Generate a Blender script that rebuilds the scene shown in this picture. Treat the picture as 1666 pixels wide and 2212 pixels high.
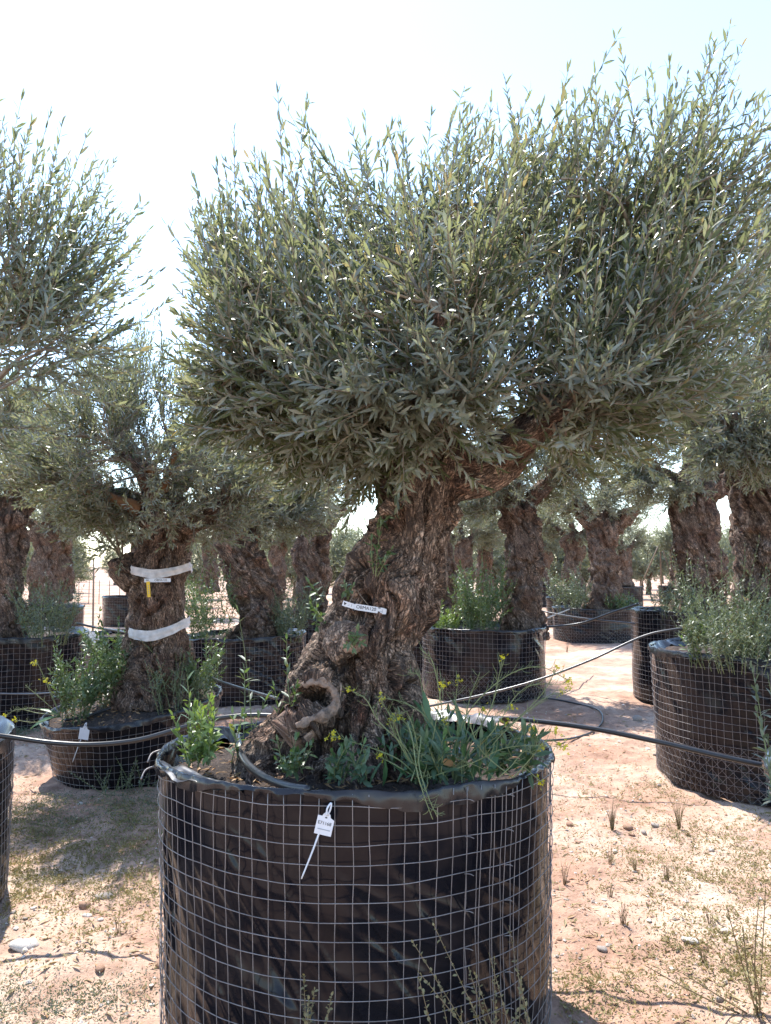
import bpy, math
import numpy as np
from mathutils import Matrix, Vector
from mathutils.bvhtree import BVHTree

# ------------------------------------------------------------------ scene, camera, light
for o in list(bpy.data.objects):
    bpy.data.objects.remove(o, do_unlink=True)
sc = bpy.context.scene
COL = sc.collection
EYE = 1.6
FPX, CX, CY, HOR = 1662.0, 833.0, 1106.0, 1223.0      # photograph measured at 1666 x 2212
PITCH = math.atan((HOR - CY) / FPX)
cam_d = bpy.data.cameras.new('camera')
cam = bpy.data.objects.new('camera', cam_d)
COL.objects.link(cam)
cam.location = (0, 0, EYE)
cam.rotation_euler = (math.radians(90) + PITCH, 0, 0)
cam_d.sensor_fit = 'VERTICAL'
cam_d.angle = 2 * math.atan(CY / FPX)
cam_d.clip_start = 0.05
cam_d.clip_end = 2000
sc.camera = cam

SUN_EL, SUN_AZ = 61.0, 26.0           # elevation; degrees left of straight ahead
world = bpy.data.worlds.new('World')
sc.world = world
world.use_nodes = True
wn = world.node_tree.nodes
wl = world.node_tree.links
wn.clear()
w_out = wn.new('ShaderNodeOutputWorld')
w_bg = wn.new('ShaderNodeBackground')
w_sky = wn.new('ShaderNodeTexSky')
w_sky.sky_type = 'NISHITA'
w_sky.sun_disc = False
w_sky.sun_elevation = math.radians(SUN_EL)
w_sky.sun_rotation = math.radians(-SUN_AZ)
w_sky.altitude = 50
w_sky.air_density = 1.0
w_sky.dust_density = 0.2
w_sky.ozone_density = 1.0
w_bg.inputs['Strength'].default_value = 0.15
wl.new(w_sky.outputs[0], w_bg.inputs['Color'])
wl.new(w_bg.outputs[0], w_out.inputs['Surface'])

sun_d = bpy.data.lights.new('sun', 'SUN')
sun_d.energy = 3.2
sun_d.angle = math.radians(0.53)
sun_d.color = (1.0, 0.965, 0.91)
sun = bpy.data.objects.new('sun', sun_d)
COL.objects.link(sun)
_e, _a = math.radians(SUN_EL), math.radians(SUN_AZ)
SUNDIR = Vector((-math.sin(_a) * math.cos(_e), math.cos(_a) * math.cos(_e), math.sin(_e)))
sun.rotation_euler = SUNDIR.to_track_quat('Z', 'Y').to_euler()
sun.location = SUNDIR * 30

vs = sc.view_settings
vs.view_transform = 'Standard'
vs.look = 'None'
vs.exposure = 1.8
vs.gamma = 1.0
vs.use_curve_mapping = False
sc.render.engine = 'CYCLES'
cy = sc.cycles
cy.use_denoising = True
cy.max_bounces = 7
cy.diffuse_bounces = 4
cy.glossy_bounces = 3
cy.transmission_bounces = 4
cy.transparent_max_bounces = 4
cy.sample_clamp_indirect = 6.0
cy.caustics_reflective = False
cy.caustics_refractive = False

# ------------------------------------------------------------------ helpers
CP, SP = math.cos(PITCH), math.sin(PITCH)


def at(x, y, Y):
    """world point at distance Y in front of the camera that the photograph shows at (x, y)"""
    u = (x - CX) / FPX
    v = (CY - y) / FPX
    d = np.array([u, CP - v * SP, SP + v * CP])
    return np.array([0, 0, EYE]) + d * (Y / d[1])


def ground_pt(x, y):
    u = (x - CX) / FPX
    v = (CY - y) / FPX
    d = np.array([u, CP - v * SP, SP + v * CP])
    return np.array([0, 0, EYE]) + d * (EYE / -d[2])


def to_px(P):
    P = np.asarray(P)
    q = P - np.array([0, 0, EYE])
    dep = q[..., 1] * CP + q[..., 2] * SP
    upc = -q[..., 1] * SP + q[..., 2] * CP
    return CX + FPX * q[..., 0] / dep, CY - FPX * upc / dep


def _hash(ix, iy, iz, seed):
    h = (ix * 374761393 + iy * 668265263 + iz * 2147483647 + seed * 974634777) & 0xFFFFFFFF
    h = ((h ^ (h >> 13)) * 1274126177) & 0xFFFFFFFF
    h = ((h ^ (h >> 16)) * 2246822519) & 0xFFFFFFFF
    return ((h ^ (h >> 15)) & 0xFFFFFF) / float(0xFFFFFF)


def vnoise(p, seed=0):
    p = np.asarray(p, dtype=np.float64)
    i = np.floor(p).astype(np.int64)
    f = p - i
    f = f * f * f * (f * (f * 6 - 15) + 10)
    r = 0
    for dx in (0, 1):
        wx = f[:, 0] if dx else 1 - f[:, 0]
        for dy in (0, 1):
            wy = f[:, 1] if dy else 1 - f[:, 1]
            for dz in (0, 1):
                wz = f[:, 2] if dz else 1 - f[:, 2]
                r = r + wx * wy * wz * _hash(i[:, 0] + dx, i[:, 1] + dy, i[:, 2] + dz, seed)
    return r * 2 - 1


def fbm(p, octv=4, seed=0, gain=0.5):
    p = np.asarray(p, dtype=np.float64)
    r, a, s = 0, 1.0, 1.0
    for k in range(octv):
        r = r + a * vnoise(p * s + k * 17.3, seed + k)
        a *= gain
        s *= 2.03
    return r


def nrm(v):
    v = np.asarray(v, dtype=np.float64)
    return v / np.maximum(np.linalg.norm(v, axis=-1, keepdims=True), 1e-9)


def make_mesh(name, verts, faces, mat, smooth=True, attrs=None):
    """faces: list of int arrays (n,3) or (n,4)"""
    verts = np.asarray(verts, dtype=np.float32).reshape(-1, 3)
    me = bpy.data.meshes.new(name)
    fl = [np.asarray(f, dtype=np.int32) for f in (faces if isinstance(faces, list) else [faces]) if len(f)]
    loops = np.concatenate([f.ravel() for f in fl])
    tot = np.concatenate([np.full(len(f), f.shape[1], dtype=np.int32) for f in fl])
    start = np.concatenate([[0], np.cumsum(tot)[:-1]]).astype(np.int32)
    me.vertices.add(len(verts))
    me.vertices.foreach_set('co', verts.ravel())
    me.loops.add(len(loops))
    me.loops.foreach_set('vertex_index', loops)
    me.polygons.add(len(tot))
    me.polygons.foreach_set('loop_start', start)
    me.polygons.foreach_set('loop_total', tot)
    me.polygons.foreach_set('use_smooth', np.full(len(tot), bool(smooth)))
    if attrs:
        for k, v in attrs.items():
            a = me.attributes.new(k, 'FLOAT_VECTOR', 'POINT')
            a.data.foreach_set('vector', np.asarray(v, dtype=np.float32).ravel())
    me.update(calc_edges=True)
    if mat is not None:
        me.materials.append(mat)
    return me


def tag(o, label=None, cat=None, group=None, kind=None):
    if label: o['label'] = label
    if cat: o['category'] = cat
    if group: o['group'] = group
    if kind: o['kind'] = kind
    return o


def thing(name, loc, label, cat, group=None):
    e = bpy.data.objects.new(name, None)
    e.empty_display_size = 0.1
    e.location = [float(c) for c in loc]
    COL.objects.link(e)
    return tag(e, label, cat, group)


def link(name, me, parent=None, base=None):
    """world-space mesh -> object; under a thing (Empty) or a part, or alone with its origin at base"""
    o = bpy.data.objects.new(name, me)
    COL.objects.link(o)
    if parent is not None:
        o.parent = parent
        if parent.type == 'EMPTY':
            o.matrix_parent_inverse = Matrix.Translation(-parent.location)
        elif parent.parent is None:
            o.matrix_parent_inverse = Matrix.Translation(-parent.location)
    elif base is not None:
        b = Vector([float(c) for c in base])
        me.transform(Matrix.Translation(-b))
        o.location = b
    return o


def resample(pts, n):
    """Catmull-Rom through pts (k, d) -> (n, d)"""
    P = np.asarray(pts, dtype=np.float64)
    if len(P) == 2:
        t = np.linspace(0, 1, n)[:, None]
        return P[0] * (1 - t) + P[1] * t
    Q = np.vstack([2 * P[0] - P[1], P, 2 * P[-1] - P[-2]])
    m = len(P) - 1
    u = np.linspace(0, m - 1e-6, n)
    i = u.astype(int)
    t = (u - i)[:, None]
    a, b, c, d = Q[i], Q[i + 1], Q[i + 2], Q[i + 3]
    return 0.5 * (2 * b + (c - a) * t + (2 * a - 5 * b + 4 * c - d) * t ** 2 + (3 * b - a - 3 * c + d) * t ** 3)


def tubes(P, Rr, sides=5, cap=True):
    """P (M,k,3), Rr (M,k) -> verts, [quads, (caps)]"""
    P = np.asarray(P, dtype=np.float64)
    Rr = np.asarray(Rr, dtype=np.float64)
    M, k, _ = P.shape
    T = np.empty_like(P)
    T[:, 1:-1] = P[:, 2:] - P[:, :-2]
    T[:, 0] = P[:, 1] - P[:, 0]
    T[:, -1] = P[:, -1] - P[:, -2]
    T = nrm(T)
    mean = nrm(P[:, -1] - P[:, 0] + 1e-6)
    ref = np.where(np.abs(mean[:, 2:3]) < 0.8, np.array([[0, 0, 1.0]]), np.array([[0.96, 0.28, 0.0]]))
    ref = np.repeat(ref[:, None, :], k, 1)
    U = nrm(np.cross(T, ref))
    V = np.cross(U, T)
    an = np.linspace(0, 2 * np.pi, sides, endpoint=False)
    ring = U[:, :, None, :] * np.cos(an)[None, None, :, None] + V[:, :, None, :] * np.sin(an)[None, None, :, None]
    verts = (P[:, :, None, :] + ring * Rr[:, :, None, None]).reshape(-1, 3)
    b = (np.arange(M) * k * sides)[:, None, None]
    j = (np.arange(k - 1) * sides)[None, :, None]
    s = np.arange(sides)[None, None, :]
    s2 = (s + 1) % sides
    q = np.stack([b + j + s, b + j + s2, b + j + sides + s2, b + j + sides + s], -1).reshape(-1, 4)
    out = [q]
    if cap and sides in (3, 4):
        e0 = (np.arange(M) * k * sides)[:, None] + np.arange(sides)[::-1][None]
        e1 = (np.arange(M) * k * sides + (k - 1) * sides)[:, None] + np.arange(sides)[None]
        out += [e0, e1]
    elif cap:
        tri = []
        for base0, rev in ((0, True), ((k - 1) * sides, False)):
            for t in range(1, sides - 1):
                idx = np.array([0, t, t + 1] if not rev else [0, t + 1, t])
                tri.append((np.arange(M) * k * sides + base0)[:, None] + idx[None])
        out.append(np.concatenate(tri))
    return verts, out


class MB:
    """collects pieces into one mesh"""
    def __init__(self):
        self.v, self.f, self.n = [], {3: [], 4: []}, 0

    def add(self, verts, faces):
        verts = np.asarray(verts).reshape(-1, 3)
        for f in (faces if isinstance(faces, list) else [faces]):
            f = np.asarray(f)
            if len(f):
                self.f[f.shape[1]].append(f + self.n)
        self.v.append(verts)
        self.n += len(verts)

    def tube(self, pts, r, n=None, sides=6):
        pts = np.asarray(pts, dtype=np.float64)
        n = n or max(2, len(pts) * 4)
        r = np.full(len(pts), r) if np.isscalar(r) else np.asarray(r)
        A = resample(np.column_stack([pts, r]), n)
        v, f = tubes(A[None, :, :3], np.maximum(A[None, :, 3], 1e-4), sides)
        self.add(v, f)

    def mesh(self, name, mat, smooth=True):
        return make_mesh(name, np.concatenate(self.v), [np.concatenate(x) for x in self.f.values() if x], mat, smooth)


# ------------------------------------------------------------------ materials
def new_mat(name):
    m = bpy.data.materials.new(name)
    m.use_nodes = True
    nt = m.node_tree
    nt.nodes.clear()
    out = nt.nodes.new('ShaderNodeOutputMaterial')
    return m, nt, out


def N(nt, kind, **kw):
    n = nt.nodes.new(kind)
    for k, v in kw.items():
        if k in n.inputs:
            n.inputs[k].default_value = v
        else:
            setattr(n, k, v)
    return n


def ramp(nt, src, stops):
    r = nt.nodes.new('ShaderNodeValToRGB')
    el = r.color_ramp.elements
    while len(el) > 1:
        el.remove(el[-1])
    el[0].position, el[0].color = stops[0][0], (*stops[0][1], 1)
    for p, c in stops[1:]:
        e = el.new(p)
        e.color = (*c, 1)
    nt.links.new(src, r.inputs[0])
    return r.outputs[0]


def mix(nt, fac, a, b, mode='MIX'):
    m = nt.nodes.new('ShaderNodeMix')
    m.data_type = 'RGBA'
    m.blend_type = mode
    for sock, val in ((m.inputs[0], fac), (m.inputs[6], a), (m.inputs[7], b)):
        if hasattr(val, 'links') or hasattr(val, 'is_linked'):
            nt.links.new(val, sock)
        elif isinstance(val, (int, float)):
            sock.default_value = val
        else:
            sock.default_value = (*val, 1)
    return m.outputs[2]


def simple_mat(name, col, rough=0.6, spec=0.5, metal=0.0, vary=0.15, scale=30.0, bump=0.0, bscale=60.0):
    m, nt, out = new_mat(name)
    p = N(nt, 'ShaderNodeBsdfPrincipled', Roughness=rough, Metallic=metal)
    p.inputs['Specular IOR Level'].default_value = spec
    tc = N(nt, 'ShaderNodeTexCoord')
    no = N(nt, 'ShaderNodeTexNoise', Scale=scale, Detail=4.0)
    nt.links.new(tc.outputs['Object'], no.inputs['Vector'])
    c = ramp(nt, no.outputs['Fac'], [(0.3, tuple(x * (1 - vary) for x in col)), (0.7, tuple(min(1, x * (1 + vary)) for x in col))])
    nt.links.new(c, p.inputs['Base Color'])
    if bump:
        n2 = N(nt, 'ShaderNodeTexNoise', Scale=bscale, Detail=5.0)
        nt.links.new(tc.outputs['Object'], n2.inputs['Vector'])
        b = N(nt, 'ShaderNodeBump', Strength=bump, Distance=0.01)
        nt.links.new(n2.outputs['Fac'], b.inputs['Height'])
        nt.links.new(b.outputs[0], p.inputs['Normal'])
    nt.links.new(p.outputs[0], out.inputs['Surface'])
    return m


def leaf_mat(name, top, under, thru, trans=0.32, rough=0.36, old=(0.20, 0.15, 0.05), oldfac=0.06, spec=0.55):
    m, nt, out = new_mat(name)
    g = N(nt, 'ShaderNodeNewGeometry')
    rnd = g.outputs['Random Per Island']
    dark = tuple(c * 0.62 for c in top)
    lite = tuple(min(1, c * 1.5) for c in top)
    ctop = ramp(nt, rnd, [(0.0, dark), (0.5, top), (1 - oldfac - 0.02, lite), (1 - oldfac, old)])
    und2 = tuple(c * 0.7 for c in under)
    cund = ramp(nt, rnd, [(0.0, under), (0.6, und2), (1.0, under)])
    base = mix(nt, g.outputs['Backfacing'], ctop, cund)
    p = N(nt, 'ShaderNodeBsdfPrincipled', Roughness=rough)
    p.inputs['Specular IOR Level'].default_value = spec
    nt.links.new(base, p.inputs['Base Color'])
    tr = N(nt, 'ShaderNodeBsdfTranslucent')
    tcol = ramp(nt, rnd, [(0.0, tuple(c * 0.7 for c in thru)), (0.9, thru), (1.0, (thru[0] * 1.3, thru[1] * 0.9, thru[2] * 0.8))])
    nt.links.new(tcol, tr.inputs['Color'])
    ms = N(nt, 'ShaderNodeMixShader')
    ms.inputs[0].default_value = trans
    nt.links.new(p.outputs[0], ms.inputs[1])
    nt.links.new(tr.outputs[0], ms.inputs[2])
    nt.links.new(ms.outputs[0], out.inputs['Surface'])
    return m


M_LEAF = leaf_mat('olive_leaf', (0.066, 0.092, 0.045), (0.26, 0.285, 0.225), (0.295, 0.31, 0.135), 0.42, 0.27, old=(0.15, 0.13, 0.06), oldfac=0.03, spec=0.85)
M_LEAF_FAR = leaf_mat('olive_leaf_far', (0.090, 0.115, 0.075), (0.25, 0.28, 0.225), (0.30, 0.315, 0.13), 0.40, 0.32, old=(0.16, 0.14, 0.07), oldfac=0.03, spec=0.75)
M_SHRUB = leaf_mat('shrub_leaf', (0.055, 0.105, 0.040), (0.13, 0.19, 0.09), (0.16, 0.24, 0.045), 0.33, 0.38)
M_LIME = leaf_mat('young_leaf', (0.10, 0.17, 0.045), (0.18, 0.26, 0.09), (0.26, 0.36, 0.05), 0.36, 0.38)
M_GREYGREEN = leaf_mat('grey_green_leaf', (0.075, 0.105, 0.060), (0.15, 0.18, 0.12), (0.17, 0.21, 0.08), 0.33, 0.45)
M_WEED = leaf_mat('weed_leaf', (0.060, 0.125, 0.050), (0.09, 0.15, 0.085), (0.12, 0.22, 0.06), 0.3, 0.45)
M_DRYWEED = leaf_mat('dry_weed', (0.30, 0.26, 0.11), (0.34, 0.29, 0.15), (0.30, 0.27, 0.09), 0.3, 0.6, oldfac=0.3, spec=0.2)
M_STRAW = leaf_mat('straw', (0.38, 0.30, 0.15), (0.40, 0.32, 0.18), (0.32, 0.25, 0.10), 0.25, 0.6, oldfac=0.2, spec=0.2)
M_YELLOW = leaf_mat('yellow_petal', (0.62, 0.56, 0.03), (0.62, 0.57, 0.05), (0.65, 0.62, 0.03), 0.35, 0.5, old=(0.5, 0.5, 0.05), spec=0.2)
M_STEM = simple_mat('green_stem', (0.17, 0.20, 0.09), 0.55, 0.3)
M_TWIG = simple_mat('twig', (0.24, 0.20, 0.15), 0.7, 0.3, vary=0.3)
M_DRYSTEM = simple_mat('dry_stem', (0.22, 0.17, 0.10), 0.75, 0.2, vary=0.3)
M_DEADLEAF = leaf_mat('dead_leaf', (0.36, 0.20, 0.08), (0.38, 0.23, 0.10), (0.4, 0.2, 0.06), 0.2, 0.6)


def bark_mat(name, grey=1.0, red=1.0):
    m, nt, out = new_mat(name)
    at_ = N(nt, 'ShaderNodeAttribute', attribute_name='bark')
    tc = N(nt, 'ShaderNodeTexCoord')
    mp = N(nt, 'ShaderNodeMapping')
    nt.links.new(at_.outputs['Vector'], mp.inputs['Vector'])
    # cracked plates, longer along the stem than across it
    vo = N(nt, 'ShaderNodeTexVoronoi', feature='DISTANCE_TO_EDGE', Scale=105.0)
    wob = N(nt, 'ShaderNodeTexNoise', Scale=30.0, Detail=4.0, Roughness=0.7)
    nt.links.new(mp.outputs[0], wob.inputs['Vector'])
    va = N(nt, 'ShaderNodeVectorMath', operation='MULTIPLY_ADD')
    va.inputs[1].default_value = (0.030, 0.030, 0.030)
    nt.links.new(wob.outputs['Color'], va.inputs[0])
    nt.links.new(mp.outputs[0], va.inputs[2])
    nt.links.new(va.outputs[0], vo.inputs['Vector'])
    cr1 = ramp(nt, vo.outputs['Distance'], [(0.0, (0.30, 0.30, 0.30)), (0.14, (0.75, 0.75, 0.75)), (0.42, (1, 1, 1))])
    fis = N(nt, 'ShaderNodeTexNoise', Scale=21.0, Detail=6.0, Roughness=0.66)
    nt.links.new(va.outputs[0], fis.inputs['Vector'])
    cr2 = ramp(nt, fis.outputs['Fac'], [(0.36, (0.02, 0.02, 0.02)), (0.44, (0.9, 0.9, 0.9)), (0.475, (1, 1, 1)), (0.50, (0.08, 0.08, 0.08)), (0.525, (1, 1, 1)), (0.60, (1, 1, 1)), (0.62, (0.45, 0.45, 0.45)), (0.64, (1, 1, 1))])
    crack = mix(nt, 1.0, cr1, cr2, 'MULTIPLY')
    big = N(nt, 'ShaderNodeTexNoise', Scale=5.0, Detail=5.0, Roughness=0.6)
    nt.links.new(tc.outputs['Object'], big.inputs['Vector'])
    fine = N(nt, 'ShaderNodeTexNoise', Scale=130.0, Detail=4.0, Roughness=0.65)
    nt.links.new(mp.outputs[0], fine.inputs['Vector'])
    g = grey * 1.55
    c1 = ramp(nt, big.outputs['Fac'], [(0.30, (0.155 * g, 0.105 * g * (2 - red), 0.075 * g * (2 - red))), (0.48, (0.24 * g, 0.165 * g, 0.118 * g)),
                                       (0.60, (0.31 * g, 0.24 * g, 0.185 * g)), (0.74, (0.27 * g, 0.17 * g * (2 - red), 0.115 * g * (2 - red)))])
    c2 = ramp(nt, fine.outputs['Fac'], [(0.34, (0.34, 0.31, 0.29)), (0.50, (0.9, 0.88, 0.87)), (0.66, (1.35, 1.32, 1.3))])
    spk = N(nt, 'ShaderNodeTexNoise', Scale=170.0, Detail=3.0, Roughness=0.7)
    nt.links.new(tc.outputs['Object'], spk.inputs['Vector'])
    c4 = ramp(nt, spk.outputs['Fac'], [(0.36, (0.55, 0.53, 0.52)), (0.5, (1, 1, 1)), (0.62, (1.4, 1.38, 1.36))])
    c3 = mix(nt, 1.0, mix(nt, 1.0, c1, c2, 'MULTIPLY'), c4, 'MULTIPLY')
    cdark = mix(nt, crack, (0.045, 0.032, 0.026), c3)
    # cracks turn dark brown; the same crack mask also drives the bump
    p = N(nt, 'ShaderNodeBsdfPrincipled', Roughness=0.82)
    p.inputs['Specular IOR Level'].default_value = 0.25
    nt.links.new(cdark, p.inputs['Base Color'])
    add = N(nt, 'ShaderNodeMath', operation='MULTIPLY_ADD')
    add.inputs[1].default_value = 0.45
    nt.links.new(fine.outputs['Fac'], add.inputs[0])
    nt.links.new(crack, add.inputs[2])
    bp = N(nt, 'ShaderNodeBump', Strength=1.0, Distance=0.016)
    nt.links.new(add.outputs[0], bp.inputs['Height'])
    nt.links.new(bp.outputs[0], p.inputs['Normal'])
    nt.links.new(p.outputs[0], out.inputs['Surface'])
    return m


M_BARK = bark_mat('olive_bark', 1.06, 1.2)
M_BARK2 = bark_mat('olive_bark_brown', 1.08, 1.18)


def plastic_mat(name, dusty=0.10, rough=0.30, col=(0.012, 0.012, 0.014), spec=0.42):
    m, nt, out = new_mat(name)
    tc = N(nt, 'ShaderNodeTexCoord')
    n1 = N(nt, 'ShaderNodeTexNoise', Scale=9.0, Detail=6.0, Roughness=0.65)
    nt.links.new(tc.outputs['Object'], n1.inputs['Vector'])
    dust = ramp(nt, n1.outputs['Fac'], [(0.45, (0, 0, 0)), (0.80, (dusty, dusty, dusty))])
    c = mix(nt, dust, col, (0.20, 0.13, 0.09))
    p = N(nt, 'ShaderNodeBsdfPrincipled', Roughness=rough)
    p.inputs['Specular IOR Level'].default_value = spec
    nt.links.new(c, p.inputs['Base Color'])
    rr = ramp(nt, n1.outputs['Fac'], [(0.35, (rough, rough, rough)), (0.75, (rough + 0.14,) * 3)])
    nt.links.new(rr, p.inputs['Roughness'])
    nt.links.new(p.outputs[0], out.inputs['Surface'])
    return m


M_LINER = plastic_mat('black_liner', 0.07, 0.15, (0.006, 0.006, 0.009), 0.24)
M_FOLD = plastic_mat('black_liner_fold', 0.10, 0.22, (0.012, 0.012, 0.014))
M_FLAP = plastic_mat('lit_dusty_flap', 0.5, 0.30, (0.035, 0.035, 0.04), 0.8)  # paler than the liner: its lit face is put into the colour, plus dust
M_WIRE = simple_mat('galvanised_wire', (0.245, 0.225, 0.22), 0.48, 0.5, metal=0.5, vary=0.25, scale=12)
M_PIPE = simple_mat('black_pipe', (0.018, 0.018, 0.020), 0.33, 0.5, vary=0.2, scale=15)
M_PIPE_GREY = simple_mat('grey_pipe', (0.045, 0.043, 0.045), 0.30, 0.6, vary=0.2, scale=15)
M_WHITE = simple_mat('white_plastic', (0.60, 0.62, 0.65), 0.42, 0.5, vary=0.05)
M_BAND = simple_mat('white_band', (0.52, 0.495, 0.48), 0.65, 0.3, vary=0.25, scale=18, bump=0.3)
M_INK = simple_mat('ink', (0.02, 0.02, 0.025), 0.6, 0.2, vary=0.05)
M_GREYINK = simple_mat('grey_ink', (0.28, 0.31, 0.34), 0.6, 0.2, vary=0.05)
M_YTAG = simple_mat('yellow_plastic', (0.72, 0.46, 0.03), 0.45, 0.5, vary=0.06)
M_STONE_P = simple_mat('pale_stone', (0.62, 0.55, 0.48), 0.85, 0.2, vary=0.18, scale=14, bump=0.5, bscale=40)
M_STONE_R = simple_mat('red_stone', (0.36, 0.22, 0.15), 0.88, 0.2, vary=0.22, scale=14, bump=0.5, bscale=40)
M_STONE_G = simple_mat('grey_stone', (0.33, 0.28, 0.24), 0.88, 0.2, vary=0.22, scale=14, bump=0.5, bscale=40)
M_WOODPOLE = simple_mat('weathered_pole', (0.24, 0.18, 0.13), 0.8, 0.2, vary=0.2)
M_CUTWOOD = simple_mat('cut_wood', (0.22, 0.115, 0.055), 0.75, 0.2, vary=0.25, scale=25, bump=0.4)
M_CUTEND = simple_mat('old_cut_face', (0.10, 0.075, 0.065), 0.8, 0.2, vary=0.3, scale=30, bump=0.4)
M_DARKNET = simple_mat('shade_cloth', (0.045, 0.06, 0.06), 0.8, 0.2)


def soil_mat():
    m, nt, out = new_mat('potting_soil')
    tc = N(nt, 'ShaderNodeTexCoord')
    n1 = N(nt, 'ShaderNodeTexNoise', Scale=7.0, Detail=6.0, Roughness=0.7)
    n2 = N(nt, 'ShaderNodeTexNoise', Scale=90.0, Detail=5.0, Roughness=0.7)
    for n in (n1, n2):
        nt.links.new(tc.outputs['Object'], n.inputs['Vector'])
    a = ramp(nt, n1.outputs['Fac'], [(0.35, (0.055, 0.045, 0.040)), (0.58, (0.10, 0.078, 0.065)), (0.72, (0.24, 0.16, 0.115))])
    b = ramp(nt, n2.outputs['Fac'], [(0.3, (0.35, 0.35, 0.36)), (0.68, (1.35, 1.3, 1.3))])
    c = mix(nt, 1.0, a, b, 'MULTIPLY')
    p = N(nt, 'ShaderNodeBsdfPrincipled', Roughness=0.92)
    p.inputs['Specular IOR Level'].default_value = 0.15
    nt.links.new(c, p.inputs['Base Color'])
    bp = N(nt, 'ShaderNodeBump', Strength=1.0, Distance=0.02)
    nt.links.new(n2.outputs['Fac'], bp.inputs['Height'])
    nt.links.new(bp.outputs[0], p.inputs['Normal'])
    nt.links.new(p.outputs[0], out.inputs['Surface'])
    return m


def ground_mat():
    m, nt, out = new_mat('dry_red_soil')
    tc = N(nt, 'ShaderNodeTexCoord')

    def noise(s, d=5.0, r=0.6):
        n = N(nt, 'ShaderNodeTexNoise', Scale=s, Detail=d, Roughness=r)
        nt.links.new(tc.outputs['Object'], n.inputs['Vector'])
        return n.outputs['Fac']
    big, mid, fine = noise(0.9, 5.0), noise(6.0, 6.0, 0.65), noise(70.0, 5.0, 0.7)
    c1 = ramp(nt, big, [(0.32, (0.32, 0.185, 0.125)), (0.50, (0.40, 0.26, 0.19)), (0.66, (0.55, 0.415, 0.32))])
    c2 = ramp(nt, mid, [(0.30, (0.66, 0.62, 0.60)), (0.50, (1, 1, 1)), (0.72, (1.22, 1.22, 1.2))])
    c3 = ramp(nt, fine, [(0.28, (0.62, 0.58, 0.55)), (0.46, (1, 1, 1)), (0.75, (1.12, 1.12, 1.1))])
    c = mix(nt, 1.0, mix(nt, 1.0, c1, c2, 'MULTIPLY'), c3, 'MULTIPLY')
    vo = N(nt, 'ShaderNodeTexVoronoi', Scale=38.0)
    vo.inputs['Randomness'].default_value = 1.0
    nt.links.new(tc.outputs['Object'], vo.inputs['Vector'])
    spk = ramp(nt, vo.outputs['Distance'], [(0.0, (0.55, 0.5, 0.47)), (0.10, (0.75, 0.72, 0.7)), (0.16, (1, 1, 1))])
    c = mix(nt, 0.7, c, mix(nt, 1.0, c, spk, 'MULTIPLY'))
    p = N(nt, 'ShaderNodeBsdfPrincipled', Roughness=0.93)
    p.inputs['Specular IOR Level'].default_value = 0.12
    nt.links.new(c, p.inputs['Base Color'])
    h = N(nt, 'ShaderNodeMath', operation='MULTIPLY_ADD')
    h.inputs[1].default_value = 0.45
    nt.links.new(fine, h.inputs[0])
    nt.links.new(mid, h.inputs[2])
    bp = N(nt, 'ShaderNodeBump', Strength=0.7, Distance=0.035)
    nt.links.new(h.outputs[0], bp.inputs['Height'])
    nt.links.new(bp.outputs[0], p.inputs['Normal'])
    nt.links.new(p.outputs[0], out.inputs['Surface'])
    return m


M_SOIL = soil_mat()
M_GROUND = ground_mat()

# ------------------------------------------------------------------ ground
def gh(x, y):
    x = np.asarray(x, dtype=np.float64).ravel()
    y = np.asarray(y, dtype=np.float64).ravel()
    p = np.column_stack([x, y, np.zeros_like(x)])
    return 0.030 * fbm(p * 0.55, 3, 3) + 0.018 * fbm(p * 3.1, 3, 5) + 0.009 * fbm(p * 13.0, 3, 9)


def gz(x, y):
    return float(gh([x], [y])[0])


def axis(lo, hi, step, far_lo, far_hi):
    core = np.arange(lo, hi + 1e-6, step)
    a, s = [core[-1]], step
    while a[-1] < far_hi:
        s *= 1.22
        a.append(a[-1] + s)
    b, s = [core[0]], step
    while b[-1] > far_lo:
        s *= 1.22
        b.append(b[-1] - s)
    return np.concatenate([np.array(b[1:])[::-1], core, np.array(a[1:])])


gx = axis(-3.2, 3.6, 0.028, -700, 700)
gy = axis(1.6, 8.2, 0.030, -300, 1400)
GX, GY = np.meshgrid(gx, gy)
GZ = gh(GX, GY).reshape(GX.shape)
nx, ny = len(gx), len(gy)
ii = (np.arange(ny - 1)[:, None] * nx + np.arange(nx - 1)[None]).ravel()
ground = link('ground', make_mesh('ground', np.column_stack([GX.ravel(), GY.ravel(), GZ.ravel()]),
                                  np.column_stack([ii, ii + 1, ii + nx + 1, ii + nx]), M_GROUND))
tag(ground, 'bare dry reddish soil between the potted olive trees', 'ground', kind='structure')

# ------------------------------------------------------------------ planters
POTS = {}


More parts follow.
